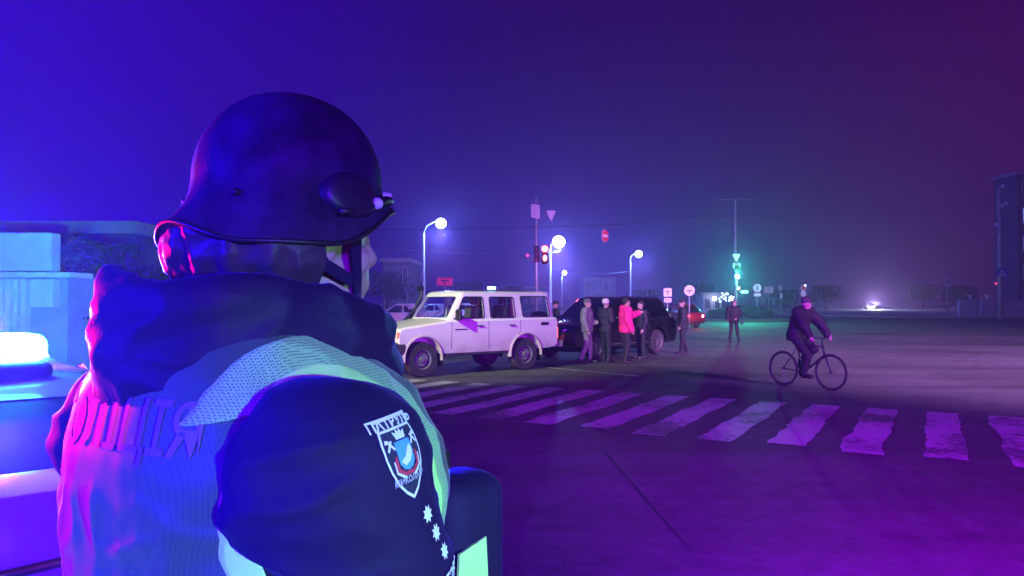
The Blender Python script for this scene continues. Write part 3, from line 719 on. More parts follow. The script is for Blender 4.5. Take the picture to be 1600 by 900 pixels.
sign(1077, 454, 42, 'round white sign with a dark cross bar beside the square T sign',
     [('sign_plate', 0, 0, circ(.30), M_SW, 0), ('sign_mark', 0, .0, rect(.34, .06), M_SK, 1), ('sign_mark', 0, -.07, rect(.06, .16), M_SK, 1)])
sign(1183, 450, 68, 'round pale sign over a small plate, tinted by the green signal',
     [('sign_plate', 0, 0, circ(.38), M_SW, 0), ('sign_mark', 0, 0, rect(.12, .4), M_SB, 1), ('lower_plate', 0, -.62, rect(.66, .30), M_SW, 0)])
sign(1201, 453, 74, 'pair of dim square plates on one post right of the round sign',
     [('sign_plate', -.24, 0, rect(.42, .66), M_SGR, 0), ('sign_plate', .24, 0, rect(.42, .66), M_SGR, 0)])
sign(1219, 450, 80, 'narrow grey sign seen nearly edge on beside a small lit panel',
     [('sign_plate', 0, 0, rect(.34, .6), M_SGR, 0), ('lower_plate', .1, -.85, rect(.22, .5), M_SW, 0)])
sign(1255, 450, 72, 'stack of two round signs over a plate above the cyclist',
     [('sign_plate', 0, 0, circ(.28), M_SW, 0), ('sign_plate', 0, -.56, circ(.28), M_SW, 0), ('sign_mark', 0, 0, circ(.19), M_SR, 1), ('lower_plate', .05, -1.1, rect(.26, .42), M_SW, 0)])
# no-entry sign hung over the road
p = at(945, 368.5, 40); t = empty('road_sign', (p.x, p.y, p.z), R(52), 'round red no entry sign with a white bar hanging high over the road', 'road sign')
m = MB(); m.lathe([(.001, -.02), (.34, -.02), (.35, 0), (.34, .0), (.001, 0)], 'Y', n=32); m.build('sign_plate', M_SW, t)
m = MB(); m.lathe([(.001, -.03), (.33, -.03), (.33, -.02)], 'Y', n=32); m.build('red_disc', M_SR, t)
m = MB(); m.box((0, -.034, 0), (.48, .006, .13)); m.build('white_bar', M_SW, t)
m = MB(); m.box((0, .01, .45), (.03, .02, .25)); m.build('hanger', M_STEEL, t)
# overhead cables
def cable(a, b, sag, r, label):
    a = Vector(a); b = Vector(b); pts = [a.lerp(b, k / 20) - Vector((0, 0, sag * 4 * (k / 20) * (1 - k / 20))) for k in range(21)]
    m = MB(); m.tube(pts, r, 6); o = m.build('cable', mat('cable_black', (.05, .05, .055), .5), smooth=True); tag(o, label, 'cable', 'overhead cables')
cable((-14, 40, 5.6), (16, 40, 6.4), .3, .012, 'thin overhead cable carrying the no entry sign')
cable((-12.4, 56, 6.0), (4, 66, 6.1), .35, .02, 'overhead cable strung between the two bright street lamps')
cable((3.4, 66, 4.5), (13.6, 86, 5.2), .3, .02, 'overhead cable strung left of the third street lamp')

# traffic signal heads on a mast
M_SIG = mat('signal_housing', (.03, .03, .035), .5)
def signal_head(t, c, s, lit, ry=0, off=(0, 0)):
    col = {'red': ((.8, .03, .05), (1, .05, .06)), 'green': ((.05, .8, .45), (0.12, 1, .60))}
    h = MB(); h.box((c[0], c[1], c[2]), (.34 * s, .22 * s, .98 * s)); hb_ = h.build('signal_head', M_SIG, t); bevel(hb_, .04 * s, 3)
    for k, cn in ((1, 'red'), (0, 'amber'), (-1, 'green')):
        z = c[2] + .30 * s * k
        on = (lit == cn)
        lm = mat('lit_' + cn, col[cn][0], .2, emit=col[cn][1], estr=70 if cn == 'green' else 32) if on else mat('dark_lens_' + cn, (.05, .03, .03), .25)
        m = MB(); m.lathe([(.001, -.14 * s), (.11 * s, -.16 * s), (.165 * s, -.115 * s)], 'Y', c=(c[0], c[1], z), n=24); m.build('lens', lm, hb_, smooth=True)
        m = MB(); n = 14
        for rr_, y0 in ((.125, 0),):
            ring0 = [(c[0] + rr_ * s * math.cos(R(-20 + 220 * q / n)), c[1] - .11 * s, z + rr_ * s * math.sin(R(-20 + 220 * q / n))) for q in range(n + 1)]
            ring1 = [(x, c[1] - .30 * s, z_) for x, _, z_ in ring0]
            m.add(ring0 + ring1, [(q, q + 1, n + 1 + q + 1, n + 1 + q) for q in range(n)])
        v_ = m.build('visor', M_SIG, hb_, smooth=True, fix=False)
    return hb_
p0 = at(838, 396, 30)
t = empty('traffic_signal', (p0.x, 30, 0), 0, 'traffic signal mast glowing red in two lenses, left of the brightest street lamp', 'traffic signal')
m = MB(); m.tube([(0, 0, 0), (0, 0, 5.9)], [.07, .045], 12); m.build('pole', M_STEEL, t, smooth=True)
a_ = at(851, 396, 30)
signal_head(t, (a_.x - p0.x, -.1, a_.z - .06), .78, 'red')
m = MB(); m.ell((a_.x - p0.x, -.22, a_.z - .20), (.075, .03, .12)); m.build('lower_lens', mat('lit_lower_lens', (.8, .1, .1), .2, emit=(1, .12, .09), estr=22), t, smooth=True)
hs = signal_head(t, (0.02, .0, a_.z - .02), .70, None)
m = MB(); m.lathe([(.001, -.1), (.05, -.1), (.05, 0)], 'Y', c=(-.36, 0, at(838, 399, 30).z), n=16); m.build('side_lens', mat('dim_red', (.6, .02, .05), .3, emit=(1, .03, .10), estr=3), t)
m = MB(); m.tube([(-.95, 0, at(838, 406, 30).z), (.5, 0, at(838, 406, 30).z)], .018, 8); m.build('cross_bar', M_STEEL, t, smooth=True)
lamp('red_signal_glow', 'SPOT', (a_.x, 29.4, a_.z), (1, .05, .08), 160, .08, target=(a_.x - 1, 20, a_.z - .5), spot=140)
p1 = at(837, 331, 30); p2 = at(861, 338, 30)
o = plate('sign_plate', t, (p1.x - p0.x - .0, -.08, p1.z), [(-.19, -.23), (.17, -.31), (.17, .25), (-.19, .31)], .006, M_SGR)
o = plate('yield_plate', t, (p2.x - p0.x, -.08, p2.z), [(-.20, .22), (0, -.24), (.20, .22)], .006, M_SGR)
m = MB(); m.tube([(0, 0, p1.z - .1), (p2.x - p0.x, 0, p2.z)], .012, 8); m.build('bracket', M_STEEL, t, smooth=True)

# green traffic signal with the tall double-arm mast
Yg = 62; pg = at(1151, 432, Yg)
t = empty('traffic_signal', (pg.x, Yg, 0), 0, 'traffic signal shining green beyond the lone standing man', 'traffic signal')
m = MB(); m.tube([(0, 0, 0), (0, 0, at(1150, 402, Yg).z + .5)], .07, 12); m.build('pole', M_STEEL, t, smooth=True)
signal_head(t, (0, -.12, pg.z + .34), 1.15, 'green')
plate('yield_plate', t, (-.04, -.1, at(1150, 403, Yg).z), [(-.36, .32), (0, -.33), (.36, .32)], .006, M_SW)
plate('sign_plate', t, (-.19, -.1, at(1150, 415, Yg).z), rect(.28, .40), .006, M_SGR); plate('sign_plate', t, (.17, -.1, at(1150, 415, Yg).z), rect(.28, .40), .006, M_SGR)
hb_ = MB(); q = at(1153, 452, Yg); hb_.box((q.x - pg.x, -.1, q.z), (.26, .14, .52)); ph = hb_.build('pedestrian_signal', M_SIG, t); bevel(ph, .03, 2)
m = MB(); m.lathe([(.001, -.18), (.09, -.175), (.10, -.17)], 'Y', c=(q.x - pg.x, 0, q.z + .08), n=20); m.build('lens', mat('lit_amber', (.9, .4, .2), .2, emit=(1, .42, .25), estr=22), ph)
plate('street_name_plate', t, (.62, -.1, at(1163, 456, Yg).z), rect(.62, .24), .006, M_SW)
lamp('green_signal_halo', 'POINT', (pg.x, Yg - .75, pg.z), (.03, 1.0, .45), 1600, .30)
lamp('green_signal_glow', 'SPOT', (pg.x, Yg - .45, pg.z), (.03, 1.0, .55), 2800, .28, target=(pg.x - 3, Yg - 20, pg.z - 2.2), spot=150)
mt_ = at(1149, 312, 75)
t = empty('mast', (mt_.x, 75, 0), 0, 'tall thin mast with two short arms above the green signal', 'mast')
m = MB(); m.tube([(0, 0, 0), (0, 0, 6), (0, 0, mt_.z)], [.20, .15, .08], 12); m.build('pole', M_CONC, t, smooth=True)
m = MB(); m.tube([(-1.3, 0, mt_.z), (0, 0, mt_.z + .12), (1.3, 0, mt_.z)], .04, 8); m.build('arm', M_STEEL, t, smooth=True)
for s in (-1, 1): m = MB(); m.ell((s * 1.5, 0, mt_.z), (.38, .14, .08)); m.build('lamp_head', M_STEEL, t, smooth=True)

# right edge: pole with pedestrian-crossing sign, wall, gate posts, building
Yr = 72
p = at(1561, 292, Yr); t = empty('utility_pole', (p.x, Yr, 0), 0, 'thick pale concrete pole carrying a crossing sign near the right edge', 'pole')
m = MB(); m.tube([(0, 0, 0), (0, 0, 6.2), (0, 0, p.z)], [.27, .22, .15], 16); m.build('pole', M_CONC, t, smooth=True)
z_ = at(1560, 427, Yr).z
plate('sign_plate', t, (0, -.30, z_), [(-.66, .48), (-.56, -.42), (.56, -.42), (.66, .48)], .01, M_SB); plate('white_triangle', t, (0, -.312, z_ - .02), [(-.44, -.32), (.44, -.32), (0, .34)], .01, M_SW)
m = MB(); m.ell((0, -.33, z_ + .03), (.05, .012, .06)); m.tube([(0, -.33, z_ - .03), (.02, -.33, z_ - .14), (.10, -.33, z_ - .28)], .025, 6); m.tube([(.02, -.33, z_ - .14), (-.10, -.33, z_ - .28)], .025, 6); m.tube([(-.10, -.33, z_ - .12), (0, -.33, z_ - .05), (.10, -.33, z_ - .12)], .018, 6); m.build('walking_figure', M_SK, t, smooth=True)
q = at(1553, 443, Yr); m = MB(); m.ell((q.x - p.x, -.3, q.z), (.09, .09, .09)); m.build('red_lamp', mat('dim_red', (.6, .02, .05)), t, smooth=True)
for (qx, qy) in ((1566, 291), (1564, 322), (1571, 318), (1555, 351)):
    q = at(qx, qy, Yr); m = MB(); m.box((q.x - p.x, -.12, q.z), (.22, .2, .30)); m.tube([(0, 0, q.z), (q.x - p.x, -.12, q.z)], .03, 6); m.build('insulator', M_SW, t)
sign(1480, 436, 84, 'slim post with two small stacked plates left of the pale wall',
     [('sign_plate', 0, 0, rect(.56, .46), M_SW, 0), ('lower_plate', 0, -.70, [(-.38, -.2), (.38, -.2), (.26, .2), (-.26, .2)], M_SW, 0)], post_r=.09)
def gx(px, Y): return (px - 800) / FPX * Y
wallm = mat('painted_wall', (.42, .40, .42), .85, noise_scale=2, noise_amt=.2, bump=.3, bump_scale=12)
for (x0, x1, h_, lb) in ((1502, 1528, 1.75, 'short pale wall section left of the gate gap'), (1537, 1552, 1.75, 'narrow pale wall section between the gate gap and the pole'), (1571, 1680, 1.65, 'long pale wall running out of the right edge')):
    a0, a1 = gx(x0, 76), gx(x1, 76); t = empty('wall', ((a0 + a1) / 2, 76.5, .12), 0, lb, 'wall', 'pale roadside walls')
    m = MB(); m.box((0, 0, h_ / 2), (a1 - a0, .35, h_)); m.build('wall_panel', wallm, t)
    m = MB(); m.box((0, 0, h_ + .04), (a1 - a0 + .1, .45, .08)); m.build('coping', M_CONC, t)
for x in (1521, 1547):
    t = empty('urn', (gx(x, 76), 76.5, 1.98), 0, 'small pale urn on top of the %s wall section' % ('short left' if x < 1530 else 'narrow middle'), 'urn')
    m = MB(); m.lathe([(.001, 0), (.12, 0), (.12, .04), (.05, .08), (.06, .16), (.20, .34), (.23, .38), (.2, .40), (.001, .40)], 'Z', n=20); m.build('bowl', M_SW, t, smooth=True)
M_WLIT = mat('lit_window', (.3, .5, 1), .3, emit=(.35, .4, 1), estr=1.6); M_WDK = mat('dark_window', (.01, .01, .02), .12)
def block(name, x0, x1, Y, H, depth, m_, label, floors, cols, lit=(), roofm=None, win=(.5, .55), group=None):
    t = empty(name, ((x0 + x1) / 2, Y, 0), 0, label, 'building', group); W_ = x1 - x0
    m = MB(); m.box((0, depth / 2, H / 2), (W_, depth, H)); wl = m.build('wall', m_, t)
    m = MB(); m.box((0, depth / 2, H + .2), (W_ + .6, depth + .6, .4)); m.build('roof', roofm or M_CONC, t)
    fh = H / floors; cw_ = W_ / cols
    for f_ in range(floors):
        for c in range(cols):
            x = -W_ / 2 + cw_ * (c + .5); z = fh * (f_ + .55)
            m = MB(); ww, hh = cw_ * win[0], fh * win[1]
            for (dx, dz, sx, sz) in ((0, hh / 2, ww + .16, .1), (0, -hh / 2, ww + .3, .12), (-ww / 2, 0, .1, hh), (ww / 2, 0, .1, hh), (0, 0, .06, hh)):
                m.box((x + dx, -.05, z + dz), (sx, .12, sz))
            fr = m.build('window', M_SGR, t)
            m = MB(); m.box((x, -.015, z), (ww, .03, hh)); m.build('pane', M_WLIT if (f_, c) in lit else M_WDK, fr)
    return t
facade = mat('facade_render', (.14, .13, .16), .85, noise_scale=.6, noise_amt=.25)
block('apartment_building', gx(1592, 92), gx(1740, 92), 92, 17.5, 4.5, mat('facade_blue_grey', (.07, .07, .14), .8, noise_scale=.5), 'tall block with a few lit windows at the right edge', 5, 5, lit=((1, 0), (3, 0), (2, 0)))
block('apartment_building', gx(598, 84), gx(640, 84), 84, 6.2, 10, facade, 'low dim building just right of the officer\'s face', 2, 3)
block('apartment_building', gx(912, 150), gx(962, 150), 150, 6.2, 10, mat('facade_pale', (.34, .33, .34), .85, noise_scale=.5), 'long pale low building beyond the people', 2, 5)
block('apartment_building', gx(780, 160), gx(850, 160), 160, 4.6, 10, facade, 'very low dim building behind the cream wagon roof', 1, 6)
# far kiosk lights left of the lone man
t = block('kiosk', gx(1098, 105), gx(1128, 105), 105, 2.6, 4, mat('kiosk_wall', (.45, .45, .5), .6), 'small far kiosk with a glaring white window', 1, 2)
q = at(1116.5, 467, 104); m = MB(); m.box((q.x - t.location.x, -1.0, q.z), (.55, .1, .50)); m.build('lit_panel', mat('kiosk_glow', (.8, .9, 1), .3, emit=(.75, .85, 1), estr=14), t)
rn = random.Random(5)
gl = mat('bulb_glow', (.6, .8, 1), .3, emit=(.5, .8, 1), estr=9)
t = empty('light_garland', (gx(1137, 100), 100, 0), 0, 'tangle of small blue white lights behind the round bush', 'garland')
m = MB(); prev = None
pts = [Vector(((gx(1124 + 24 * k / 22, 100) - gx(1137, 100)), rn.uniform(-.3, .3), at(1130, 464 + rn.uniform(-4, 5) + 3 * math.sin(k), 100).z)) for k in range(23)]
m.tube(pts, .012, 5); m.build('wire', M_BLACK, t)
for k in range(0, 23):
    m = MB(); m.ell(pts[k], (.10, .06, .08), nu=8, nv=6); m.build('bulb', gl, t, smooth=True)

# left: shopfront lit by the beacon, seen past the patrol car
Yl = 13.0
t = empty('shop_building', (gx(35, Yl), Yl + .2, 0), 0, 'pale shop building glaring cyan in the beacon light at the left edge', 'building')
bw = mat('shop_wall', (.50, .50, .48), .8, noise_scale=1.2, noise_amt=.25, bump=.2)
def zz(py): return at(35, py, Yl).z
m = MB(); x1 = gx(120, Yl) - t.location.x
m.box((-4.2 + x1 / 2 - .2, 2.2, zz(432) / 2), (x1 + 8.4 - .4, 4, zz(432))); m.build('wall', mat('shop_wall_dark', (.30, .30, .32), .8, noise_scale=1), t)
x70 = gx(70, Yl) - t.location.x
m = MB(); m.box((x70 - 2.2, .1, (zz(362) + zz(423)) / 2), (4.4, .3, zz(362) - zz(423))); bevel(m.build('sign_board', bw, t), .02)
m = MB(); m.box(((x1 - 6) / 2, -.05, zz(430)), (x1 + 6, .7, .09)); m.build('canopy', bw, t)
x30 = gx(31, Yl) - t.location.x
m = MB(); m.box(((x30 + x70) / 2 + .02, .12, (zz(436) + zz(480)) / 2), (x70 - x30 - .03, .2, zz(436) - zz(480))); m.build('pale_panel', bw, t)
for k in range(4):
    m = MB(); xx = gx(26 - 12 * k, Yl) - t.location.x; m.box((xx, .05, zz(435) / 2), (.075, .16, zz(435))); m.build('pillar', bw, t)
m = MB(); m.box((x70 - 3.3, .19, 1.2), (5.0, .03, 1.9)); m.build('shop_window', mat('shop_glass', (.10, .14, .18), .1), t)
back_wall = block('apartment_building', gx(-160, 24), gx(205, 24), 24, at(100, 366, 24).z, 8, mat('facade_left', (.08, .08, .09), .8, noise_scale=.7, noise_amt=.5), 'two storey pale building behind the dark tree at the left', 2, 6)

# ================================================================ TREES
M_BARK = mat('bark', (.05, .038, .03), .9, noise_scale=6, bump=.4, bump_scale=14)
M_LEAF = mat('leaves', (.022, .034, .014), .7, noise_scale=3, noise_amt=.5)
def tree(loc, H, rad, label, seed, n=2600, group=None, name='tree', trunk_h=.35, leaf=.11, flat=1.0):
    r_ = random.Random(seed); t = empty(name, loc, r_.uniform(0, 6), label, 'tree' if 'tree' in name else 'bush', group)
    m = MB(); tips = []
    h0 = H * trunk_h
    if trunk_h > .05:
        m.tube([(0, 0, 0), (.04 * H * .1, 0, h0 * .5), (0, .02, h0), (.05, 0, H * .75)], [.035 * H, .028 * H, .024 * H, .006 * H], 9)
    for k in range(16):
        a = k * 2.4; z = h0 + (H - h0) * (k / 18); L = rad * r_.uniform(.6, 1.0) * (1 - .45 * (k / 16))
        tip = Vector((math.cos(a) * L, math.sin(a) * L, z + L * r_.uniform(.15, .5)))
        m.tube([(0, 0, z - .1), tip * .5 + Vector((0, 0, z * .5 + .05)), tip], [.012 * H, .008 * H, .003 * H], 5); tips.append(tip)
    m.build('trunk', M_BARK, t, smooth=True)
    cl = [(p * 1.0, r_.uniform(.25, .5) * rad) for p in tips] + [(Vector((r_.gauss(0, .35) * rad, r_.gauss(0, .35) * rad, h0 + (H - h0) * r_.uniform(.15, .95))), r_.uniform(.2, .42) * rad) for k in range(14)]
    lf = MB()
    for k in range(n):
        c, cr_ = r_.choice(cl); d = Vector((r_.gauss(0, 1), r_.gauss(0, 1), r_.gauss(0, 1))).normalized() * cr_ * r_.uniform(.35, 1.0) ** .5
        p = c + Vector((d.x, d.y, d.z * .75 * flat)); p.z = max(p.z, .1)
        if p.z > H: p.z = H - r_.random() * .3
        s = leaf * r_.uniform(.6, 1.5); q_ = Matrix.Rotation(r_.uniform(0, 6.28), 3, Vector((r_.gauss(0, 1), r_.gauss(0, 1), r_.gauss(0, 1))).normalized())
        lf.add([p + q_ @ Vector(v_) for v_ in ((-s, 0, 0), (0, -s * .5, .1 * s), (s, 0, 0), (0, s * .5, .1 * s))], [(0, 1, 2, 3)])
    lf.build('crown', M_LEAF, t, fix=False); return t
tree((gx(142, 15), 15, 0), 2.9, 1.1, 'dark leafy tree in front of the lit pale wall at the left', 11, 3200, leaf=.07)
tree((gx(205, 19), 19, 0), 2.6, .9, 'smaller dark tree between the leafy tree and the officer', 12, 2200, leaf=.08)
specs = [(606, 72, 4.6, 2.4, 'dim tree standing against the low building right of the officer'), (634, 95, 5.2, 2.6, 'dim tree just left of the first street lamp pole'), (735, 110, 4.6, 2.6, 'dim far tree above the cream wagon windscreen'), (800, 118, 4.2, 2.4, 'dim far tree above the wagon rear side window'), (1005, 120, 3.6, 2.6, 'dim low tree right of the third lamp pole'),
         (1092, 128, 5.0, 3, 'far tree behind the kiosk'), (1225, 110, 3.4, 2.2, 'dark tree behind the edge-on sign'), (1290, 130, 4.5, 3, 'dark far tree left of the oncoming headlights'), (1440, 140, 4.8, 3.4, 'dark far tree right of the oncoming headlights'), (1500, 120, 4.2, 2.6, 'dark tree behind the short wall section')]
for i, (px, Y, H, rd, lb) in enumerate(specs): tree((gx(px, Y), Y, 0), H, rd, lb, 20 + i, 1500, 'dim trees along the far roadside', leaf=.17)
for i, (px, Y, H, rd, lb) in enumerate([(1118, 66, .85, .75, 'round clipped bush left of the lone man'), (1134, 65, 1.05, .9, 'larger round bush behind the lone man\'s shoulder'), (1170, 66, 1.15, 1.3, 'wide dark bush right of the lone man'), (1196, 68, .9, .8, 'low bush at the right end of the verge')]):
    tree((gx(px, Y), Y, .12), H, rd, lb, 50 + i, 2200, 'bushes on the verge', name='bush', trunk_h=.02, leaf=.06)

# ================================================================ PEOPLE
def finger_caps(mb, wr, dirv, palm_n, s=1.0, curl=.5):
    d = Vector(dirv).normalized(); n = Vector(palm_n); n = (n - d * n.dot(d)).normalized(); sd = d.cross(n)
    mb.capsule(wr, Vector(wr) + d * .07 * s, .030 * s, .036 * s)
    for k, L in enumerate((.070, .080, .074, .058)):
        b = Vector(wr) + d * .085 * s + sd * (k - 1.5) * .019 * s
        k1 = b + (d * math.cos(curl * .5) + n * math.sin(curl * .5)) * L * .5 * s; k2 = k1 + (d * math.cos(curl * 1.4) + n * math.sin(curl * 1.4)) * L * .5 * s
        mb.capsule(b, k1, .0095 * s, .009 * s, 8); mb.capsule(k1, k2, .009 * s, .007 * s, 8)
    b = Vector(wr) + d * .03 * s - sd * .03 * s; k1 = b + (d * .7 - sd * .7) * .04 * s; k2 = k1 + (d * .9 + n * .3) * .03 * s
    mb.capsule(b, k1, .012 * s, .0105 * s, 8); mb.capsule(k1, k2, .0105 * s, .008 * s, 8)
def head_shape(mb, c, yaw=0, s=1.0, pitch=0):
    M = Matrix.Rotation(yaw, 3, 'Z') @ Matrix.Rotation(pitch, 3, 'Y'); c = Vector(c)
    T = lambda x, y, z: c + M @ (Vector((x, y, z)) * s)
    mb.ell(T(-.012, 0, .025), (.098 * s, .077 * s, .098 * s), M); mb.ell(T(.018, 0, -.045), (.072 * s, .060 * s, .072 * s), M)
    mb.ell(T(.050, 0, -.088), (.032 * s, .034 * s, .024 * s), M)
    mb.ell(T(.088, 0, -.022), (.020 * s, .015 * s, .018 * s), M); mb.ell(T(.083, 0, .0), (.014 * s, .011 * s, .022 * s), M)
    mb.ell(T(.080, 0, -.058), (.014 * s, .026 * s, .006 * s), M); mb.ell(T(.079, 0, -.067), (.013 * s, .024 * s, .006 * s), M)
    mb.ell(T(.082, 0, .027), (.014 * s, .055 * s, .009 * s), M)
    for q in (-1, 1):
        mb.ell(T(-.008, q * .080, -.010), (.021 * s, .009 * s, .033 * s), M @ Matrix.Rotation(q * .35, 3, 'Z'))
        mb.ell(T(.055, q * .045, -.028), (.02 * s, .02 * s, .02 * s), M)
def person(loc, rz, label, pose=None, jacket=(.01, .01, .012), trousers=(.01, .01, .014), hat=None, hood=False, h=1.75, voxel=.014, hair=(.02, .015, .012), bulky=1.0, group=None, long_coat=0.0, bag=None):
    J = dict(hl=(0, .09, .92), hr=(0, -.09, .92), kl=(.02, .11, .49), kr=(.02, -.11, .49), al=(0, .13, .08), ar=(0, -.13, .08),
             sl=(0, .185, 1.42), sr=(0, -.185, 1.42), el=(-.02, .25, 1.15), er=(-.02, -.25, 1.15), wl=(.08, .25, .91), wr=(.08, -.25, .91),
             waist=(0, 0, 1.05), chest=(0, 0, 1.30), neck=(.0, 0, 1.47), head=(.025, 0, 1.625), hyaw=0, fl=None, fr=None)
    if pose: J.update(pose)
    k = h / 1.75; J = {a: (Vector(b) * k if isinstance(b, (tuple, Vector)) else b) for a, b in J.items()}
    def limbs(mb, e, arm=True, leg=True, hands=False):
        if leg:
            for s in 'lr':
                mb.capsule(J['h' + s], J['k' + s], .083 + e, .058 + e); mb.capsule(J['k' + s], J['a' + s] + Vector((0, 0, .06)), .057 + e, .042 + e * 1.2)
        if arm:
            for s in 'lr':
                mb.capsule(J['s' + s], J['e' + s], .055 + e, .044 + e); mb.capsule(J['e' + s], J['w' + s], .044 + e, .031 + e * .8)
    def trunk(mb, e):
        c = J['chest']; wv = J['waist']; hp = (J['hl'] + J['hr']) / 2; sh = (J['sl'] + J['sr']) / 2
        lat = (J['sl'] - J['sr']).normalized(); latw = (J['hl'] - J['hr']).normalized()
        rings = []
        for p, a, b, L_ in ((hp - Vector((0, 0, .08)), .11, .15, latw), (hp + Vector((0, 0, .04)), .12, .17, latw), (wv, .105, .155, latw), (c, .125, .18, lat), (sh + Vector((0, 0, .0)), .10, .17, lat), (sh + Vector((0, 0, .05)), .06, .10, lat)):
            fw_ = L_.cross(Vector((0, 0, 1))); rings.append([p + fw_ * (a + e) * math.cos(q) + L_ * (b + e) * math.sin(q) for q in [2 * math.pi * i / 20 for i in range(20)]])
        mb.loft(rings)
    mb = MB(); limbs(mb, 0); trunk(mb, 0); mb.capsule(J['neck'] - Vector((0, 0, .05)), J['head'] - Vector((0, 0, .05)), .055, .05)
    head_shape(mb, J['head'], J['hyaw'])
    for s, sg in (('l', 1), ('r', -1)):
        d = (J['w' + s] - J['e' + s]); finger_caps(mb, J['w' + s], d, Vector((.2, -sg, .1)), 1.0, .6)
    body = link_mesh('person', remesh(mb, voxel * .75, 2), M_SKIN, None); body.location = loc; body.rotation_euler = (0, 0, rz)
    tag(body, label, 'person', group)
    jm = mat('jacket_%.2f_%.2f_%.2f' % jacket, jacket, .8, noise_scale=12, noise_amt=.3); tm = mat('trousers_%.2f_%.2f_%.2f' % trousers, trousers, .85, noise_scale=12)
    mb = MB(); limbs(mb, .022 * bulky, leg=False); trunk(mb, .022 * bulky)
    mb.lathe([(.001, -.01), (.085, 0), (.092, .05), (.075, .07), (.001, .07)], 'Z', c=J['neck'] - Vector((0, 0, .035)), n=20)
    if hood: mb.ell(J['neck'] + Vector((-.09, 0, .03)), (.08, .12, .07))
    if long_coat:
        hp = (J['hl'] + J['hr']) / 2
        mb.loft([[hp + Vector((.155 * math.cos(q), .215 * math.sin(q), z)) for q in [2 * math.pi * i / 20 for i in range(20)]] for z in (.12, -long_coat)])
    else:
        hp = (J['hl'] + J['hr']) / 2
        mb.loft([[hp + Vector((.145 * math.cos(q), .195 * math.sin(q), z)) for q in [2 * math.pi * i / 20 for i in range(20)]] for z in (.10, -.10)])
    jme = remesh(mb, voxel, 3)
    for v_, vn in zip(jme.vertices, [v.normal.copy() for v in jme.vertices]):
        p = v_.co; dsp = .007 * noise.noise(Vector((p.x * 9, p.y * 9, p.z * 22))) + .006 * noise.noise(p * 30); v_.co = p + vn * dsp
    link_mesh('jacket', jme, jm, body)
    mb = MB(); limbs(mb, .016, arm=False)
    hp = (J['hl'] + J['hr']) / 2; mb.ell(hp, (.13, .18, .12))
    tme = remesh(mb, voxel, 3)
    for v_, vn in zip(tme.vertices, [v.normal.copy() for v in tme.vertices]): p = v_.co; v_.co = p + vn * (.006 * noise.noise(Vector((p.x * 8, p.y * 8, p.z * 18))))
    link_mesh('trousers', tme, tm, body)
    for s in 'lr':
        mb = MB(); a = J['a' + s]; mb.ell(a + Vector((.07, 0, -.035)), (.13, .045, .04)); mb.ell(a + Vector((-.02, 0, .0)), (.055, .048, .08)); mb.box(a + Vector((.06, 0, -.07)), (.25, .075, .02))
        link_mesh('shoe', remesh(mb, .012, 2), mat('shoe_black', (.012, .012, .012), .5), body)
    hc = J['head']; M = Matrix.Rotation(J['hyaw'], 3, 'Z')
    mb = MB(); mb.ell(hc + M @ Vector((-.022, 0, .038)), (.102, .084, .098), M); 
    hairm = mat('hair_%.2f' % hair[0], hair, .8)
    if hat:
        hmt = mat('hat_%.2f_%.2f' % (hat[0], hat[1]), hat, .85)
        mb = MB(); rings = []
        for z, rr_ in ((-.0, .103), (.05, .106), (.09, .095), (.115, .06), (.122, .01)):
            rings.append([hc + M @ Vector((-.012 + rr_ * math.cos(q), rr_ * .84 * math.sin(q), z + .015)) for q in [2 * math.pi * i / 20 for i in range(20)]])
        mb.loft(rings)
        mb.loft([[hc + M @ Vector((.06 + .10 * max(0, math.cos(q)) * a_, .07 * math.sin(q) * a_, .032 + dz)) for q in [2 * math.pi * i / 20 for i in range(20)]] for a_, dz in ((.9, -.004), (1, 0), (.9, .006))])
        mb.build('cap', hmt, body, auto=50)
    else:
        link_mesh('hair', boolean(mb.mesh('h'), [MB().box(hc + M @ Vector((.08, 0, -.03)), (.14, .3, .14), M)]), hairm, body)
    return body

FACE_CAM = R(-90)
def px_person(px, py_foot, **kw): g_ = gr(px, py_foot); return g_
g = gr(869, 540); g = Vector((at(869, 500, 26).x, 26, 0))
person(g, R(-170), 'man in a dark cap standing behind the rear of the cream wagon', hat=(.02, .02, .025), jacket=(.02, .02, .03), h=1.68)
g = gr(917, 567); person(g, R(-20), 'person in camouflage grey clothes standing with feet apart beside the cream wagon', jacket=(.16, .13, .15), trousers=(.15, .12, .14), hat=(.12, .10, .12), h=1.74, bulky=2.5,
       pose=dict(al=(.05, .16, .08), ar=(-.12, -.14, .08), kl=(.06, .13, .49), wl=(.22, .10, 1.1), el=(.02, .25, 1.13)))
g = gr(946, 566); person(g, R(35), 'person in a pale cap and dark jacket just left of the one in red', jacket=(.015, .013, .02), hat=(.55, .5, .5), h=1.74, bulky=2.0,
       pose=dict(wr=(.22, -.12, 1.12), er=(.0, -.25, 1.14), al=(.08, .12, .08)))
g = gr(978, 568); person(g, R(10), 'person in a bright magenta red jacket and black trousers pointing toward the black wagon', jacket=(.85, .015, .20), trousers=(.015, .012, .02), h=1.76, bulky=2.9, hood=True,
       pose=dict(el=(.17, .20, 1.27), wl=(.40, .14, 1.34), al=(.06, .14, .08), ar=(-.05, -.13, .08)))
g = gr(1000, 560); person(Vector((at(1002, 500, 21.6).x, 21.6, 0)), R(-160), 'person in dark clothes half hidden behind the magenta jacket', jacket=(.02, .015, .03), h=1.68,
       pose=dict(wr=(.30, -.10, 1.33), er=(.10, -.22, 1.2)))
g = gr(1067, 553); person(g, R(170), 'person in dark clothes and cap standing at the rear end of the black wagon', jacket=(.014, .012, .02), hat=(.02, .02, .02), h=1.74, bulky=2.0,
       pose=dict(al=(.06, .10, .08), ar=(-.12, -.12, .08)))
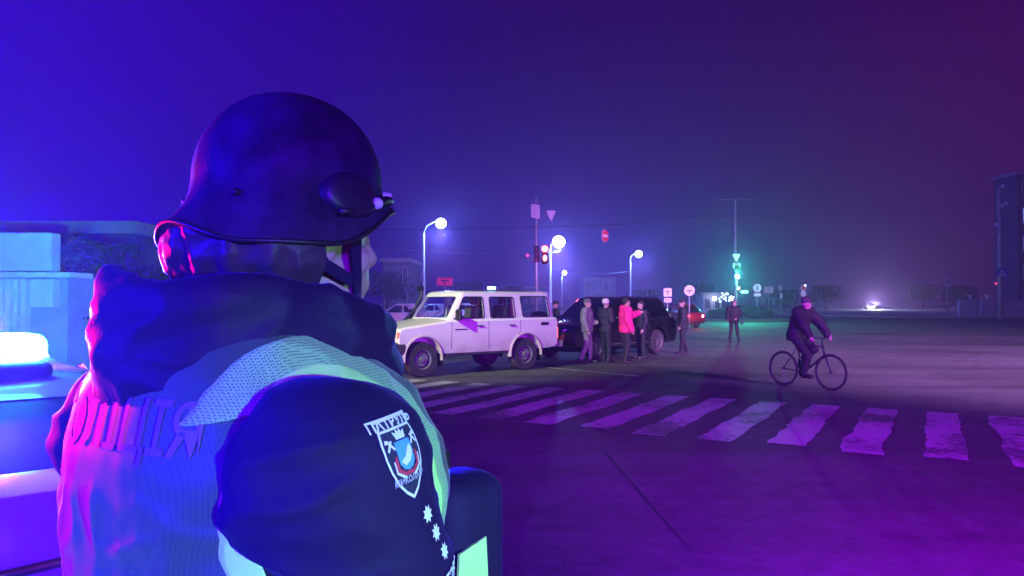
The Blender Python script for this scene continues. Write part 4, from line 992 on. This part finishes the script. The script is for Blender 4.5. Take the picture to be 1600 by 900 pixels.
g = gr(1147, 534); lone = person(g, R(-95), 'lone man in a dark jacket standing in the middle of the junction', jacket=(.008, .006, .01), trousers=(.006, .006, .008), hat=(.15, .12, .13), h=1.72, bulky=2.4,
       pose=dict(hl=(0, .09, .92), kl=(.0, .13, .49), al=(-.02, .19, .08), kr=(.0, -.12, .49), ar=(0, -.17, .08), wl=(.16, .08, 1.0), wr=(.06, -.27, .93)))
hp_ = lone.location + Matrix.Rotation(R(-95), 3, 'Z') @ Vector((.05, .30, .84))
t = empty('handbag', hp_, R(-95), 'small dark bag hanging at the side of the lone man', 'bag'); m = MB(); m.box((0, 0, -.02), (.26, .09, .2)); bevel(m.build('bag_body', M_BLACK, t), .03, 3)
m = MB(); m.tube([(-.08, 0, .08), (-.06, 0, .17), (.06, 0, .17), (.08, 0, .08)], .009, 8); m.build('strap', M_BLACK, t, smooth=True)

# cyclist
bh = Vector((.52, -.85, 0)); bloc = Vector((5.66, 14.25, 0)); brz = math.atan2(bh.y, bh.x)
bk = empty('bicycle', bloc, brz, 'dark bicycle ridden across the junction toward the crosswalk', 'bicycle')
fm = mat('bike_frame', (.02, .02, .03), .35)
for x, n_ in ((.53, 1), (-.53, 0)):
    wv = empty('wheel', (x, 0, .34)); wv.parent = bk
    MB().tube([(.325 * math.cos(q), 0, .325 * math.sin(q)) for q in [2 * math.pi * i / 40 for i in range(41)]], .019, 8, cap=False).build('tyre', M_RUB, wv, smooth=True)
    MB().tube([(.30 * math.cos(q), 0, .30 * math.sin(q)) for q in [2 * math.pi * i / 40 for i in range(41)]], .009, 6, cap=False).build('rim', fm, wv, smooth=True)
    m = MB()
    for i in range(24): a = 2 * math.pi * i / 24; m.tube([(0, .02 * (-1) ** i, 0), (.30 * math.cos(a), 0, .30 * math.sin(a))], .0018, 4)
    m.build('spokes', fm, wv)
m = MB(); bb = (-.06, 0, .29); st_ = (-.20, 0, .78); ht = (.36, 0, .82); hb2 = (.40, 0, .66)
for a, b, r_ in ((bb, st_, .016), (st_, ht, .015), (bb, hb2, .018), (ht, hb2, .02), (bb, (-.53, 0, .34), .01), (st_, (-.53, 0, .34), .009), (hb2, (.53, 0, .34), .013)): m.tube([a, b], r_, 10)
m.build('frame', fm, bk, smooth=True)
m = MB(); m.tube([ht, (.35, 0, .93), (.38, 0, .97)], .013, 8); m.tube([(.30, -.28, .99), (.38, -.18, .98), (.39, 0, .97), (.38, .18, .98), (.30, .28, .99)], .012, 8); m.build('handlebar', fm, bk, smooth=True)
m = MB(); m.ell((-.24, 0, .90), (.13, .07, .03)); m.tube([st_, (-.23, 0, .89)], .012, 8); m.build('saddle', M_BLACK, bk, smooth=True)
m = MB(); m.lathe([(.09, -.04), (.09, -.035), (.001, -.03)], 'Y', c=bb, n=24); m.tube([(-.06, -.06, .29), (.09, -.06, .22)], .01, 6); m.tube([(-.06, .06, .29), (-.21, .06, .36)], .01, 6); m.box((.09, -.11, .22), (.09, .09, .02)); m.box((-.21, .11, .36), (.09, .09, .02)); m.build('crankset', fm, bk)
person(bloc, brz, 'cyclist in a dark coat and pale cap riding a bicycle across the junction', jacket=(.012, .01, .02), trousers=(.012, .01, .018), hat=(.05, .04, .05), h=1.75, bulky=2.6, hood=True,
       pose=dict(hyaw=R(75), hl=(-.22, .09, 1.0), hr=(-.22, -.09, 1.0), kl=(.10, .13, .74), kr=(.14, -.13, .62), al=(-.20, .12, .45), ar=(.05, -.12, .28), waist=(-.19, 0, 1.12), chest=(-.11, 0, 1.33),
                 sl=(-.05, .18, 1.45), sr=(-.05, -.18, 1.45), neck=(-.02, 0, 1.49), head=(.02, 0, 1.62), el=(.14, .27, 1.22), er=(.14, -.27, 1.22), wl=(.27, .27, 1.03), wr=(.27, -.27, 1.03)))

# ================================================================ THE OFFICER in the foreground
OC = Vector((-0.38, 0.95, 0)); ORZ = R(50)
OM = Matrix.Rotation(ORZ, 4, 'Z'); OM.translation = OC; OMI = OM.inverted()
def sup(a, b, th, n=2.5):
    c, s = math.cos(th), math.sin(th)
    return (abs(c) ** (2 / n) * (1 if c > 0 else -1) * a, abs(s) ** (2 / n) * (1 if s > 0 else -1) * b)
def torso_rings(e, zs=None):
    rr_ = []
    for z, ab, af, b in ((.95, .12, .18, .20), (1.10, .122, .22, .215), (1.25, .122, .255, .235), (1.38, .128, .275, .245), (1.47, .124, .262, .243), (1.535, .110, .215, .218), (1.585, .09, .14, .165), (1.615, .07, .08, .115)):
        ring = []
        for i in range(40):
            th = 2 * math.pi * i / 40; x, y = sup(1, 1, th, 2.45)
            ring.append(Vector((x * ((af if x > 0 else ab) + e), y * (b + e), z + (e if z > 1.6 else 0))))
        rr_.append(ring)
    return rr_
ARM = {}
for s, n_ in ((-1, 'r'), (1, 'l')):
    ARM[n_] = [Vector((.005, s * .232, 1.462)), Vector((.09, s * .285, 1.175)), Vector((.33, s * .16, 1.10))]
HC = Vector((.115, -.02, 1.738)); HY = R(-12); HELC = Vector((.100, -.012, 0))       # head centre
# --- body, one continuous surface (skin)
mb = MB(); mb.loft(torso_rings(-.03))
for n_, s in (('r', -1), ('l', 1)):
    A = ARM[n_]; mb.capsule(A[0], A[1], .06, .05); mb.capsule(A[1], A[2], .05, .033); finger_caps(mb, A[2], A[2] - A[1], (0, -s, -.3), 1.0, .8)
    mb.capsule((0, s * .10, .95), (.02, s * .12, .50), .09, .06); mb.capsule((.02, s * .12, .50), (0, s * .13, .12), .06, .045)
mb.capsule((.0, 0, 1.50), (.055, 0, 1.68), .066, .062); head_shape(mb, HC, HY, 1.06)
off = link_mesh('person', remesh(mb, .0042, 14), M_SKIN); off.matrix_world = OM
tag(off, 'police officer in helmet and lime vest seen from behind, filling the left foreground', 'person')
# --- jacket
def fabric(name, col, rough, sheen, weave=260):
    m = mat(name, col, rough, noise_scale=6, noise_amt=.25); n = m.node_tree; b = n.nodes['Principled BSDF']
    b.inputs['Sheen Weight'].default_value = sheen * .4; b.inputs['Sheen Tint'].default_value = (.25, .12, 1, 1); b.inputs['Specular IOR Level'].default_value = .2; b.inputs['Sheen Roughness'].default_value = .4
    t = n.nodes.new('ShaderNodeTexCoord'); wv = n.nodes.new('ShaderNodeTexVoronoi'); wv.inputs['Scale'].default_value = weave
    n2 = n.nodes.new('ShaderNodeTexNoise'); n2.inputs['Scale'].default_value = 14; n2.inputs['Detail'].default_value = 3
    n.links.new(t.outputs['Object'], wv.inputs['Vector']); n.links.new(t.outputs['Object'], n2.inputs['Vector'])
    b1 = n.nodes.new('ShaderNodeBump'); b1.inputs['Strength'].default_value = .15; b1.inputs['Distance'].default_value = .002
    b2 = n.nodes.new('ShaderNodeBump'); b2.inputs['Strength'].default_value = .35; b2.inputs['Distance'].default_value = .012
    n.links.new(wv.outputs['Distance'], b1.inputs['Height']); n.links.new(n2.outputs[0], b2.inputs['Height']); n.links.new(b2.outputs[0], b1.inputs['Normal']); n.links.new(b1.outputs[0], b.inputs['Normal'])
    return m
M_NAVY = fabric('navy_uniform_cloth', (.016, .006, .050), .75, .25)
def wrinkle(me, amp=.006, f=(7, 7, 16), calm=None):
    for v_, vn in zip(me.vertices, [v.normal.copy() for v in me.vertices]):
        p = v_.co; q = Vector((p.x * f[0], p.y * f[1], p.z * f[2]))
        d_ = amp * noise.noise(q) + amp * .8 * (1 - abs(noise.noise(q * 1.3 + Vector((5, 1, 3))))) ** 3 - amp * .4 + amp * .25 * noise.noise(q * 3.1)
        if calm: d_ *= min(1, max(0, min((p - c_).length for c_ in calm) - .045) / .03)
        v_.co = p + vn * d_
mb = MB(); mb.loft(torso_rings(0))
for n_, s in (('r', -1), ('l', 1)):
    A = ARM[n_]; mb.capsule(A[0], A[1], .106, .088, 24); mb.capsule(A[1], A[2], .084, .052, 20)
    mb.ell(A[0] + Vector((0, s * .0, .0)), (.114, .106, .110))
jme = remesh(mb, .006, 12, 'jacket')
bj0 = BVHTree.FromPolygons([v.co.copy() for v in jme.vertices], [tuple(p.vertices) for p in jme.polygons])
o0 = OMI @ Vector((0, 0, CAM_H))
wrinkle(jme, .012, (6, 6, 15), [h_[0] for h_ in (bj0.ray_cast(o0, (OMI.to_3x3() @ ray(px, py)).normalized()) for px, py in ((632, 712), (640, 745), (679, 832))) if h_[0] is not None])
jacket = link_mesh('jacket', jme, M_NAVY, off)
mb = MB()
for s in (-1, 1): mb.capsule((0, s * .10, .95), (.02, s * .12, .50), .11, .085); mb.capsule((.02, s * .12, .50), (0, s * .13, .16), .08, .07)
mb.ell((0, 0, .97), (.16, .2, .13)); link_mesh('trousers', remesh(mb, .012, 4), M_NAVY, off)
for s in (-1, 1):
    mb = MB(); mb.ell((.06, s * .13, .05), (.15, .055, .055)); mb.capsule((-.02, s * .13, .06), (-.01, s * .13, .24), .065, .06); mb.box((.05, s * .13, .012), (.29, .10, .024))
    link_mesh('boot', remesh(mb, .009, 2), M_BLACK, off)
# --- vest
def vest_mat(name, col, hole, rough=.5, scale=330, metal=0.0, pat=.5):
    m = bpy.data.materials.new(name); m.use_nodes = True; n = m.node_tree; b = n.nodes['Principled BSDF']
    t = n.nodes.new('ShaderNodeTexCoord'); vo = n.nodes.new('ShaderNodeTexVoronoi'); vo.inputs['Scale'].default_value = scale; vo.inputs['Randomness'].default_value = .15
    n.links.new(t.outputs['Object'], vo.inputs['Vector'])
    r = n.nodes.new('ShaderNodeMapRange'); r.inputs[1].default_value = .30; r.inputs[2].default_value = .42; n.links.new(vo.outputs['Distance'], r.inputs[0])
    n2 = n.nodes.new('ShaderNodeTexNoise'); n2.inputs['Scale'].default_value = 9; n.links.new(t.outputs['Object'], n2.inputs[0])
    cm = n.nodes.new('ShaderNodeMix'); cm.data_type = 'RGBA'; cm.inputs[6].default_value = (*hole, 1); cm.inputs[7].default_value = (*col, 1)
    n.links.new(r.outputs[0], cm.inputs[0]); n.links.new(cm.outputs[2], b.inputs['Base Color']); b.inputs['Roughness'].default_value = rough
    b.inputs['Sheen Weight'].default_value = .2
    b2 = n.nodes.new('ShaderNodeBump'); b2.inputs['Strength'].default_value = .4; b2.inputs['Distance'].default_value = .01
    n.links.new(n2.outputs[0], b2.inputs['Height']); n.links.new(b2.outputs[0], b.inputs['Normal']); return m
M_VEST = vest_mat('lime_mesh_vest', (.045, .085, .055), (.02, .025, .06), .55)
M_TRIM = mat('lime_trim', (.50, .92, .30), .5, bump=.12, bump_scale=500, noise_scale=14, noise_amt=.1)
AH = (.034, 1.408, .119, .157, R(-14))    # armhole centre x, z, radii, tilt
def ah_ring(s, k, y0, y1, n=56):
    cx, cz, rx, rz_, tl_ = AH; pts = []
    for i in range(n):
        q = 2 * math.pi * i / n; x = (rx + k) * math.cos(q); z = (rz_ + k) * math.sin(q)
        pts.append((cx + x * math.cos(tl_) - z * math.sin(tl_) * -1 * 0 + z * math.sin(tl_), cz - x * math.sin(tl_) + z * math.cos(tl_)))
    return pts
def ah_cyl(s, k):
    m = MB(); m.prism(ah_ring(s, k, 0, 0), s * .03, s * .6, lambda a_, b_, t: (a_, t, b_)); return m
mb = MB(); mb.loft(torso_rings(.017)); vraw = remesh(mb, .0065, 8, 'vest'); wrinkle(vraw, .0075, (8, 8, 12), [Vector((-.135 + .25 * abs(y) ** 1.7, y, z)) for y in (-.17, -.12, -.07, -.02, .03, .08, .13, .18) for z in (1.49, 1.53)])
mb = MB(); rings = torso_rings(.0205)
me_out = vraw.copy(); 
for v_, n0 in zip(me_out.vertices, [Vector(v.normal) for v in vraw.vertices]): v_.co = v_.co + n0 * .0045
hem = MB(); hem.box((0, 0, .9), (1, 1, .24))
neck_cut = MB(); neck_cut.lathe([(.001, 1.4), (.105, 1.4), (.105, 1.8), (.001, 1.8)], 'Z', c=(.03, 0, 0), n=32)
vest = link_mesh('vest', boolean(vraw.copy(), [ah_cyl(-1, 0), ah_cyl(1, 0), hem]), M_VEST, off)
for s in (-1, 1):
    me_ = boolean(boolean(me_out.copy(), [ah_cyl(s, .017)], 'INTERSECT'), [ah_cyl(s, -.004)])
    link_mesh('reflective_trim', me_, M_TRIM, off)
me_mid = vraw.copy()
for v_, n0 in zip(me_mid.vertices, [Vector(v.normal) for v in vraw.vertices]): v_.co = v_.co + n0 * .0022
for s in (-1, 1):
    me_ = boolean(boolean(me_mid.copy(), [ah_cyl(s, .048)], 'INTERSECT'), [ah_cyl(s, -.004), MB().box((-.2, 0, 1.22), (.70, 1.2, .52), Matrix.Rotation(R(-18), 3, 'Y'))])
    link_mesh('shoulder_mesh', me_, vest_mat('bright_lime_mesh', (.30, .62, .26), (.05, .08, .08), .55), off)
# cloth binding cord at the armhole edge, laid on the vest surface
bv_out = BVHTree.FromPolygons([v.co.copy() for v in me_out.vertices], [tuple(p.vertices) for p in me_out.polygons])
# --- collar
def collar_pt(th, z, k, front=.205, back=.175, lat=.158):
    x, y = sup(1, 1, th, 2.3); return Vector((.045 + x * ((front if x > 0 else back) * k), y * lat * k, z))
def ctop(th): c = math.cos(th); return 1.668 - .020 * c - .012 * max(0, c) + .006 * math.sin(th * 3)
mb = MB(); rr_ = []
ns = 48
for (fz, k) in ((0, .80), (0, .98), (.3, 1.04), (.65, 1.05), (.9, 1.01), (1.0, .93), (.97, .84), (.7, .78), (.3, .76)):
    rr_.append([collar_pt(2 * math.pi * i / ns, 1.50 + (ctop(2 * math.pi * i / ns) - 1.50) * fz, k) for i in range(ns)])
V_ = rr_ + [rr_[0]]; n0 = ns
mb.add([p for r_ in rr_ for p in r_], [(i * ns + k, i * ns + (k + 1) % ns, ((i + 1) % 9) * ns + (k + 1) % ns, ((i + 1) % 9) * ns + k) for i in range(9) for k in range(ns)])
cme = remesh(mb, .006, 8, 'collar'); wrinkle(cme, .010, (8, 8, 16))
M_COLLAR = fabric('padded_collar_cloth', (.018, .007, .045), .6, .3, 180)
link_mesh('collar', cme, M_COLLAR, off)
# --- helmet
RIMZ = ((0, 1.800), (45, 1.775), (100, 1.722), (140, 1.722), (180, 1.748))
def rimz(th):
    d_ = abs((math.degrees(th) + 180) % 360 - 180)
    for (a0, z0), (a1, z1) in zip(RIMZ, RIMZ[1:]):
        if a0 <= d_ <= a1: t_ = (d_ - a0) / (a1 - a0); t_ = t_ * t_ * (3 - 2 * t_); return z0 + (z1 - z0) * t_
def hel(th, ph):
    c, s = math.cos(th), math.sin(th); a, b, h = .127, .116, .122
    x, y = sup(1, 1, th, 2.1)
    if ph <= 1: r_ = math.sin(ph * math.pi / 2) ** .92; return Vector((HELC.x + x * a * r_, HELC.y + y * b * r_, 1.813 + h * math.cos(ph * math.pi / 2)))
    q = ph - 1; fl =   .014 + .024 * max(0, -c) ** .7
    k = q * q * fl + .003 * q
    return Vector((HELC.x + x * (a + k), HELC.y + y * (b + k * .9), 1.813 + (rimz(th) - 1.813) * q))
mb = grid_surface(lambda u_, v_: hel(u_ * 2 * math.pi, .02 + v_ * 1.98), 72, 40)
M_HEL = mat('helmet_paint', (.028, .018, .050), .55, noise_scale=26, noise_amt=.45, bump=.12, bump_scale=160, spec=.15)
hme = mb.mesh('helmet'); bm = bmesh.new(); bm.from_mesh(hme); bmesh.ops.remove_doubles(bm, verts=bm.verts, dist=1e-5); bmesh.ops.recalc_face_normals(bm, faces=bm.faces); bm.to_mesh(hme); bm.free()
bvh_h = BVHTree.FromPolygons([v.co.copy() for v in hme.vertices], [tuple(p.vertices) for p in hme.polygons])
helmet = link_mesh('helmet', hme, M_HEL, off); md = helmet.modifiers.new('s', 'SOLIDIFY'); md.thickness = .008; md.offset = -1
m = MB(); m.tube([hel(2 * math.pi * i / 64, 2.0) for i in range(65)], .0032, 8, cap=False); m.build('edge_trim', M_BLACK, helmet, smooth=True)
# padding and hair under the rear rim
mb = MB(); mb.ell(HC + Vector((-.034, .004, .035)), (.104, .083, .100)); link_mesh('hair', boolean(mb.mesh('h'), [MB().box(HC + Vector((.070, 0, -.02)), (.20, .3, .14))]), mat('officer_hair', (.03, .02, .018), .7, bump=.5, bump_scale=200), off)
mb = MB(); rg = []
for i in range(25):
    th = R(100 + 160 * i / 24); p0_ = hel(th, 1.93); p1_ = Vector((HC.x - .02 + math.cos(th) * .125, math.sin(th) * .118, 1.66 + .01 * math.sin(i * 1.7))); pm = (p0_ + p1_) / 2 + Vector((math.cos(th), math.sin(th), 0)) * (.012 + .006 * math.sin(i * 2.3))
    n_ = Vector((math.cos(th), math.sin(th), 0)) * .006
    rg.append([p0_, pm, p1_, p1_ - n_ * 2, pm - n_ * 2, p0_ - n_ * 2])
mb.loft(rg); nme = remesh(mb, .004, 8); wrinkle(nme, .004, (20, 20, 30)); link_mesh('nape_cover', nme, fabric('nape_cloth', (.05, .035, .05), .42, .3), helmet)
# strap
def strap(pts, w_, name, m_, parent, th_=.003):
    mbx = MB(); rg = []
    for i, p in enumerate(pts):
        a = pts[max(0, i - 1)]; b = pts[min(len(pts) - 1, i + 1)]; t_ = (b - a).normalized(); o_ = Vector((p.x - HC.x, p.y, 0)).normalized(); sd = t_.cross(o_).normalized()
        rg.append([p + sd * w_ / 2, p + sd * w_ / 2 + o_ * th_, p - sd * w_ / 2 + o_ * th_, p - sd * w_ / 2])
    mbx.loft(rg); return mbx.build(name, m_, parent, auto=50)
for s in (-1, 1):
    strap([HC + Vector((.012, s * .100, .02)), HC + Vector((.020, s * .090, -.02)), HC + Vector((.032, s * .078, -.06)), HC + Vector((.05, s * .058, -.092)), HC + Vector((.062, s * .02, -.112)), HC + Vector((.064, 0, -.114))], .020, 'chin_strap', M_NAVY, helmet)
    strap([HC + Vector((-.062, s * .088, .005)), HC + Vector((-.03, s * .092, -.04)), HC + Vector((.02, s * .082, -.06))], .016, 'chin_strap', M_NAVY, helmet)
# --- projection of flat marks on a surface
def surf(me): return BVHTree.FromPolygons([v.co.copy() for v in me.vertices], [tuple(p.vertices) for p in me.polygons])
def hit_px(bvh, px, py):
    o_ = OMI @ Vector((0, 0, CAM_H)); d_ = (OMI.to_3x3() @ ray(px, py)).normalized(); return bvh.ray_cast(o_, d_)
def frame(p, n, up):
    n = n.normalized(); v_ = (up - n * up.dot(n)).normalized(); u_ = v_.cross(n); return p, u_, v_, n
def project_mesh(me, fr, bvh, lift=.001, sub=0, maxlen=.008):
    p, u_, v_, n = fr; bm = bmesh.new(); bm.from_mesh(me); bmesh.ops.triangulate(bm, faces=bm.faces)
    for _ in range(6):
        ed = [e_ for e_ in bm.edges if e_.calc_length() > maxlen]
        if not ed: break
        bmesh.ops.subdivide_edges(bm, edges=ed, cuts=1); bmesh.ops.triangulate(bm, faces=bm.faces)
    miss = []
    for v in bm.verts:
        o_ = p + u_ * v.co.x + v_ * v.co.y; h_ = bvh.ray_cast(o_ + n * .12, -n)
        if h_[0] is not None and (h_[0] - o_).length < .12: v.co = h_[0] + (h_[1] if h_[1].dot(n) > 0 else -h_[1]) * lift + n * v.co.z
        else: miss.append(v)
    bmesh.ops.delete(bm, geom=miss, context='VERTS')
    bm.to_mesh(me); bm.free(); return me
def poly_me(pts): me = bpy.data.meshes.new('p'); me.from_pydata([(x, y, 0) for x, y in pts], [], [tuple(range(len(pts)))]); return me
def ring_me(pts, k):
    n = len(pts); cx = sum(p[0] for p in pts) / n; cy = sum(p[1] for p in pts) / n
    q = [(cx + (x - cx) * k, cy + (y - cy) * k) for x, y in pts]
    me = bpy.data.meshes.new('p'); me.from_pydata([(x, y, 0) for x, y in pts + q], [], [(i, (i + 1) % n, n + (i + 1) % n, n + i) for i in range(n)]); return me
def flat(name, me, fr, bvh, m_, parent, lift, ml=.008): return link_mesh(name, project_mesh(me, fr, bvh, lift, 0, ml), m_, parent, False)
bvh_j = surf(jme); bvh_v = surf(vest.data)
PATCH_W = mat('patch_thread_white', (.80, .80, .84), .7); PATCH_N = mat('patch_navy', (.02, .02, .06), .8, bump=.3, bump_scale=300); PATCH_B = mat('patch_blue', (.10, .38, .80), .6); PATCH_R = mat('patch_red', (.6, .04, .08), .6); PATCH_G = mat('patch_grey', (.45, .42, .48), .6)
h_ = hit_px(bvh_j, 632, 712)
fr = frame(h_[0], h_[1].lerp(Vector((.25, -.97, .1)), .35), Vector((-.10, 0, 1)))
S = .042
shield = [(-.80, 1.0), (.80, 1.0), (.74, .72)] + [(.74 - .02 * k + (.10 * math.sin(k / 9 * math.pi)), .72 - 1.10 * k / 9) for k in range(1, 9)] + [(.50, -.45), (.28, -.75), (.0, -1.02)]
shield = [(-.80, 1.0), (.80, 1.0), (.77, .70), (.84, .40), (.84, .05), (.76, -.28), (.58, -.60), (.30, -.87), (0, -1.05), (-.30, -.87), (-.58, -.60), (-.76, -.28), (-.84, .05), (-.84, .40), (-.77, .70)]
shield = [(x * S * .78, y * S) for x, y in shield]
pt = flat('sleeve_patch', poly_me(shield), fr, bvh_j, PATCH_N, off, .0016)
flat('border', ring_me(shield, .915), fr, bvh_j, PATCH_W, pt, .0024)
flat('divider', poly_me([(-.60 * S, .66 * S), (.60 * S, .66 * S), (.60 * S, .72 * S), (-.60 * S, .72 * S)]), fr, bvh_j, PATCH_W, pt, .0024)
def shift(me, dx, dy, rot=0):
    c, s = math.cos(rot), math.sin(rot)
    for v in me.vertices: x, y = v.co.x, v.co.y; v.co.x = x * c - y * s + dx; v.co.y = x * s + y * c + dy
    return me
flat('lettering', shift(text_mesh('ПАТРУЛЬ', .0145, 0, .0004), 0, .84 * S), fr, bvh_j, PATCH_W, pt, .0026)
flat('lower_lettering', shift(text_mesh('МИКОЛАЇВ', .0085, 0, .0003), .0, -.56 * S), fr, bvh_j, PATCH_G, pt, .0026)
flat('crest_field', poly_me([(x * .012, y * .0155 + .002) for x, y in [(-1, .9), (1, .9), (1, -.5), (.6, -.9), (0, -1.05), (-.6, -.9), (-1, -.5)]]), fr, bvh_j, PATCH_B, pt, .0030)
flat('crest_wave', poly_me([(-.010, -.004), (-.002, .0), (.004, .008), (.009, .010), (.010, .002), (.004, -.006), (-.004, -.009)]), fr, bvh_j, PATCH_W, pt, .0034)
for s in (-1, 1):
    flat('ribbon', poly_me([(s * .014, .004), (s * .0175, .0), (s * .017, -.012), (s * .006, -.019), (0, -.0185), (0, -.0145), (s * .006, -.0150), (s * .0135, -.010)][::s]), fr, bvh_j, PATCH_R, pt, .0032)
    flat('ribbon_edge', poly_me([(s * .0180, -.001), (s * .0195, -.002), (s * .019, -.014), (s * .008, -.0215), (s * .006, -.0195), (s * .0170, -.0125)][::s]), fr, bvh_j, PATCH_W, pt, .0033)
    flat('anchor', poly_me([(s * .012, .010), (s * .019, .020), (s * .0225, .0205), (s * .0235, .0165), (s * .020, .0165), (s * .014, .0085)][::s]), fr, bvh_j, PATCH_W, pt, .0033)
    flat('anchor', poly_me([(s * .014, .018), (s * .0165, .019), (s * .023, .010), (s * .0215, .008)][::s]), fr, bvh_j, PATCH_W, pt, .0035)
flat('crown', poly_me([(-.007, .0175), (-.009, .026), (-.0045, .0235), (-.003, .028), (0, .0245), (.003, .028), (.0045, .0235), (.009, .026), (.007, .0175)]), fr, bvh_j, PATCH_W, pt, .0032)
for i, (px, py) in enumerate(((666, 803), (679, 832), (692, 861))):
    h_ = hit_px(bvh_j, px, py)
    if h_[0] is None: continue
    f2 = frame(h_[0], h_[1], Vector((-.3, 0, 1)))
    st_ = flat('rank_star', poly_me([((.0098 if k % 2 == 0 else .0058) * math.cos(math.pi * k / 8), (.0098 if k % 2 == 0 else .0058) * math.sin(math.pi * k / 8)) for k in range(16)]), f2, bvh_j, PATCH_W, off, .0022)
h_ = hit_px(bvh_j, 705, 893)
if h_[0] is not None:
    flat('badge_number', text_mesh('5283', .021, 0, .0008), frame(h_[0], h_[1], Vector((-.3, 0, 1))), bvh_j, PATCH_W, off, .0022)
# back lettering
p_b = bvh_v.ray_cast(Vector((-.6, .000, 1.508)), Vector((1, 0, 0)))
fb_ = frame(p_b[0], Vector((-1, -.25, .25)), Vector((0, 0, 1)))
flat('back_lettering', text_mesh('ПОЛІЦІЯ', .080, 0, .0004), fb_, bvh_v, mat('vest_letter', (.20, .12, .42), .5), off, .0014, .0035)
# helmet side cover, bolts
h_ = hit_px(bvh_h, 548, 306); f3 = frame(h_[0], h_[1], Vector((0, 0, 1)))
mm = grid_surface(lambda a_, b: Vector(((.047 * b) * math.cos(a_ * 2 * math.pi), (.030 * b) * math.sin(a_ * 2 * math.pi), .012 * math.sqrt(max(0, 1 - b ** 4)))), 40, 10)
flat('side_cover', mm.mesh('m', False), f3, bvh_h, mat('cover_dark', (.018, .016, .03), .42), helmet, .0008)
for p in helmet.children[-1].data.polygons: p.use_smooth = True
h_ = hit_px(bvh_h, 580, 322)
if h_[0] is not None: m = MB(); m.ell(h_[0] + h_[1] * .010, (.008, .008, .008)); m.build('bolt', mat('bolt_pale', (.75, .75, .78), .3), helmet, smooth=True)
m = MB(); q_ = hel(R(-22), 1.25); m.box(q_ + Vector((.008, -.004, 0)), (.018, .012, .008)); bevel(m.build('visor_clip', MATS['bolt_pale'], helmet), .003, 2)
h_ = hit_px(bvh_h, 540, 338)
m = MB(); m.tube([hel(R(-95 + 75 * k / 14), 1.55) + Vector((math.cos(R(-95 + 75 * k / 14)), math.sin(R(-95 + 75 * k / 14)), 0)) * .006 for k in range(15)], .006, 8); m.build('rail', M_BLACK, helmet, smooth=True)
for a_ in (-150, -70, 70, 150):
    q_ = hel(R(a_), 1.35); m = MB(); m.ell(q_, (.006, .006, .005), nu=12, nv=8); m.build('rivet', M_BLACK, helmet, smooth=True)
# --- front pouch with lime panel, radio
m = MB(); m.box((.300, -.135, 1.27), (.13, .11, .26)); po = m.build('pouch', M_NAVY, off); bevel(po, .035, 4); 
for p in po.data.polygons: p.use_smooth = True
m = MB(); m.prism([(.243, 1.245), (.305, 1.262), (.301, 1.318), (.247, 1.306)], -.192, -.196, lambda a_, b_, t: (a_, t, b_)); m.build('lime_panel', M_TRIM, po)
m = MB(); m.box((.262, -.125, 1.395), (.045, .04, .085)); ra_ = m.build('radio', M_BLACK, off); bevel(ra_, .008, 3)
m = MB(); m.box((.268, -.147, 1.40), (.014, .004, .020)); m.build('blue_glint', mat('glint_blue', (.05, .1, .9), .3, emit=(.02, .05, 1), estr=4), ra_)  # glint on the radio, added as a small glowing chip
# folds of the jacket front seen past the arm
bpy.data.scenes.remove(SCR)
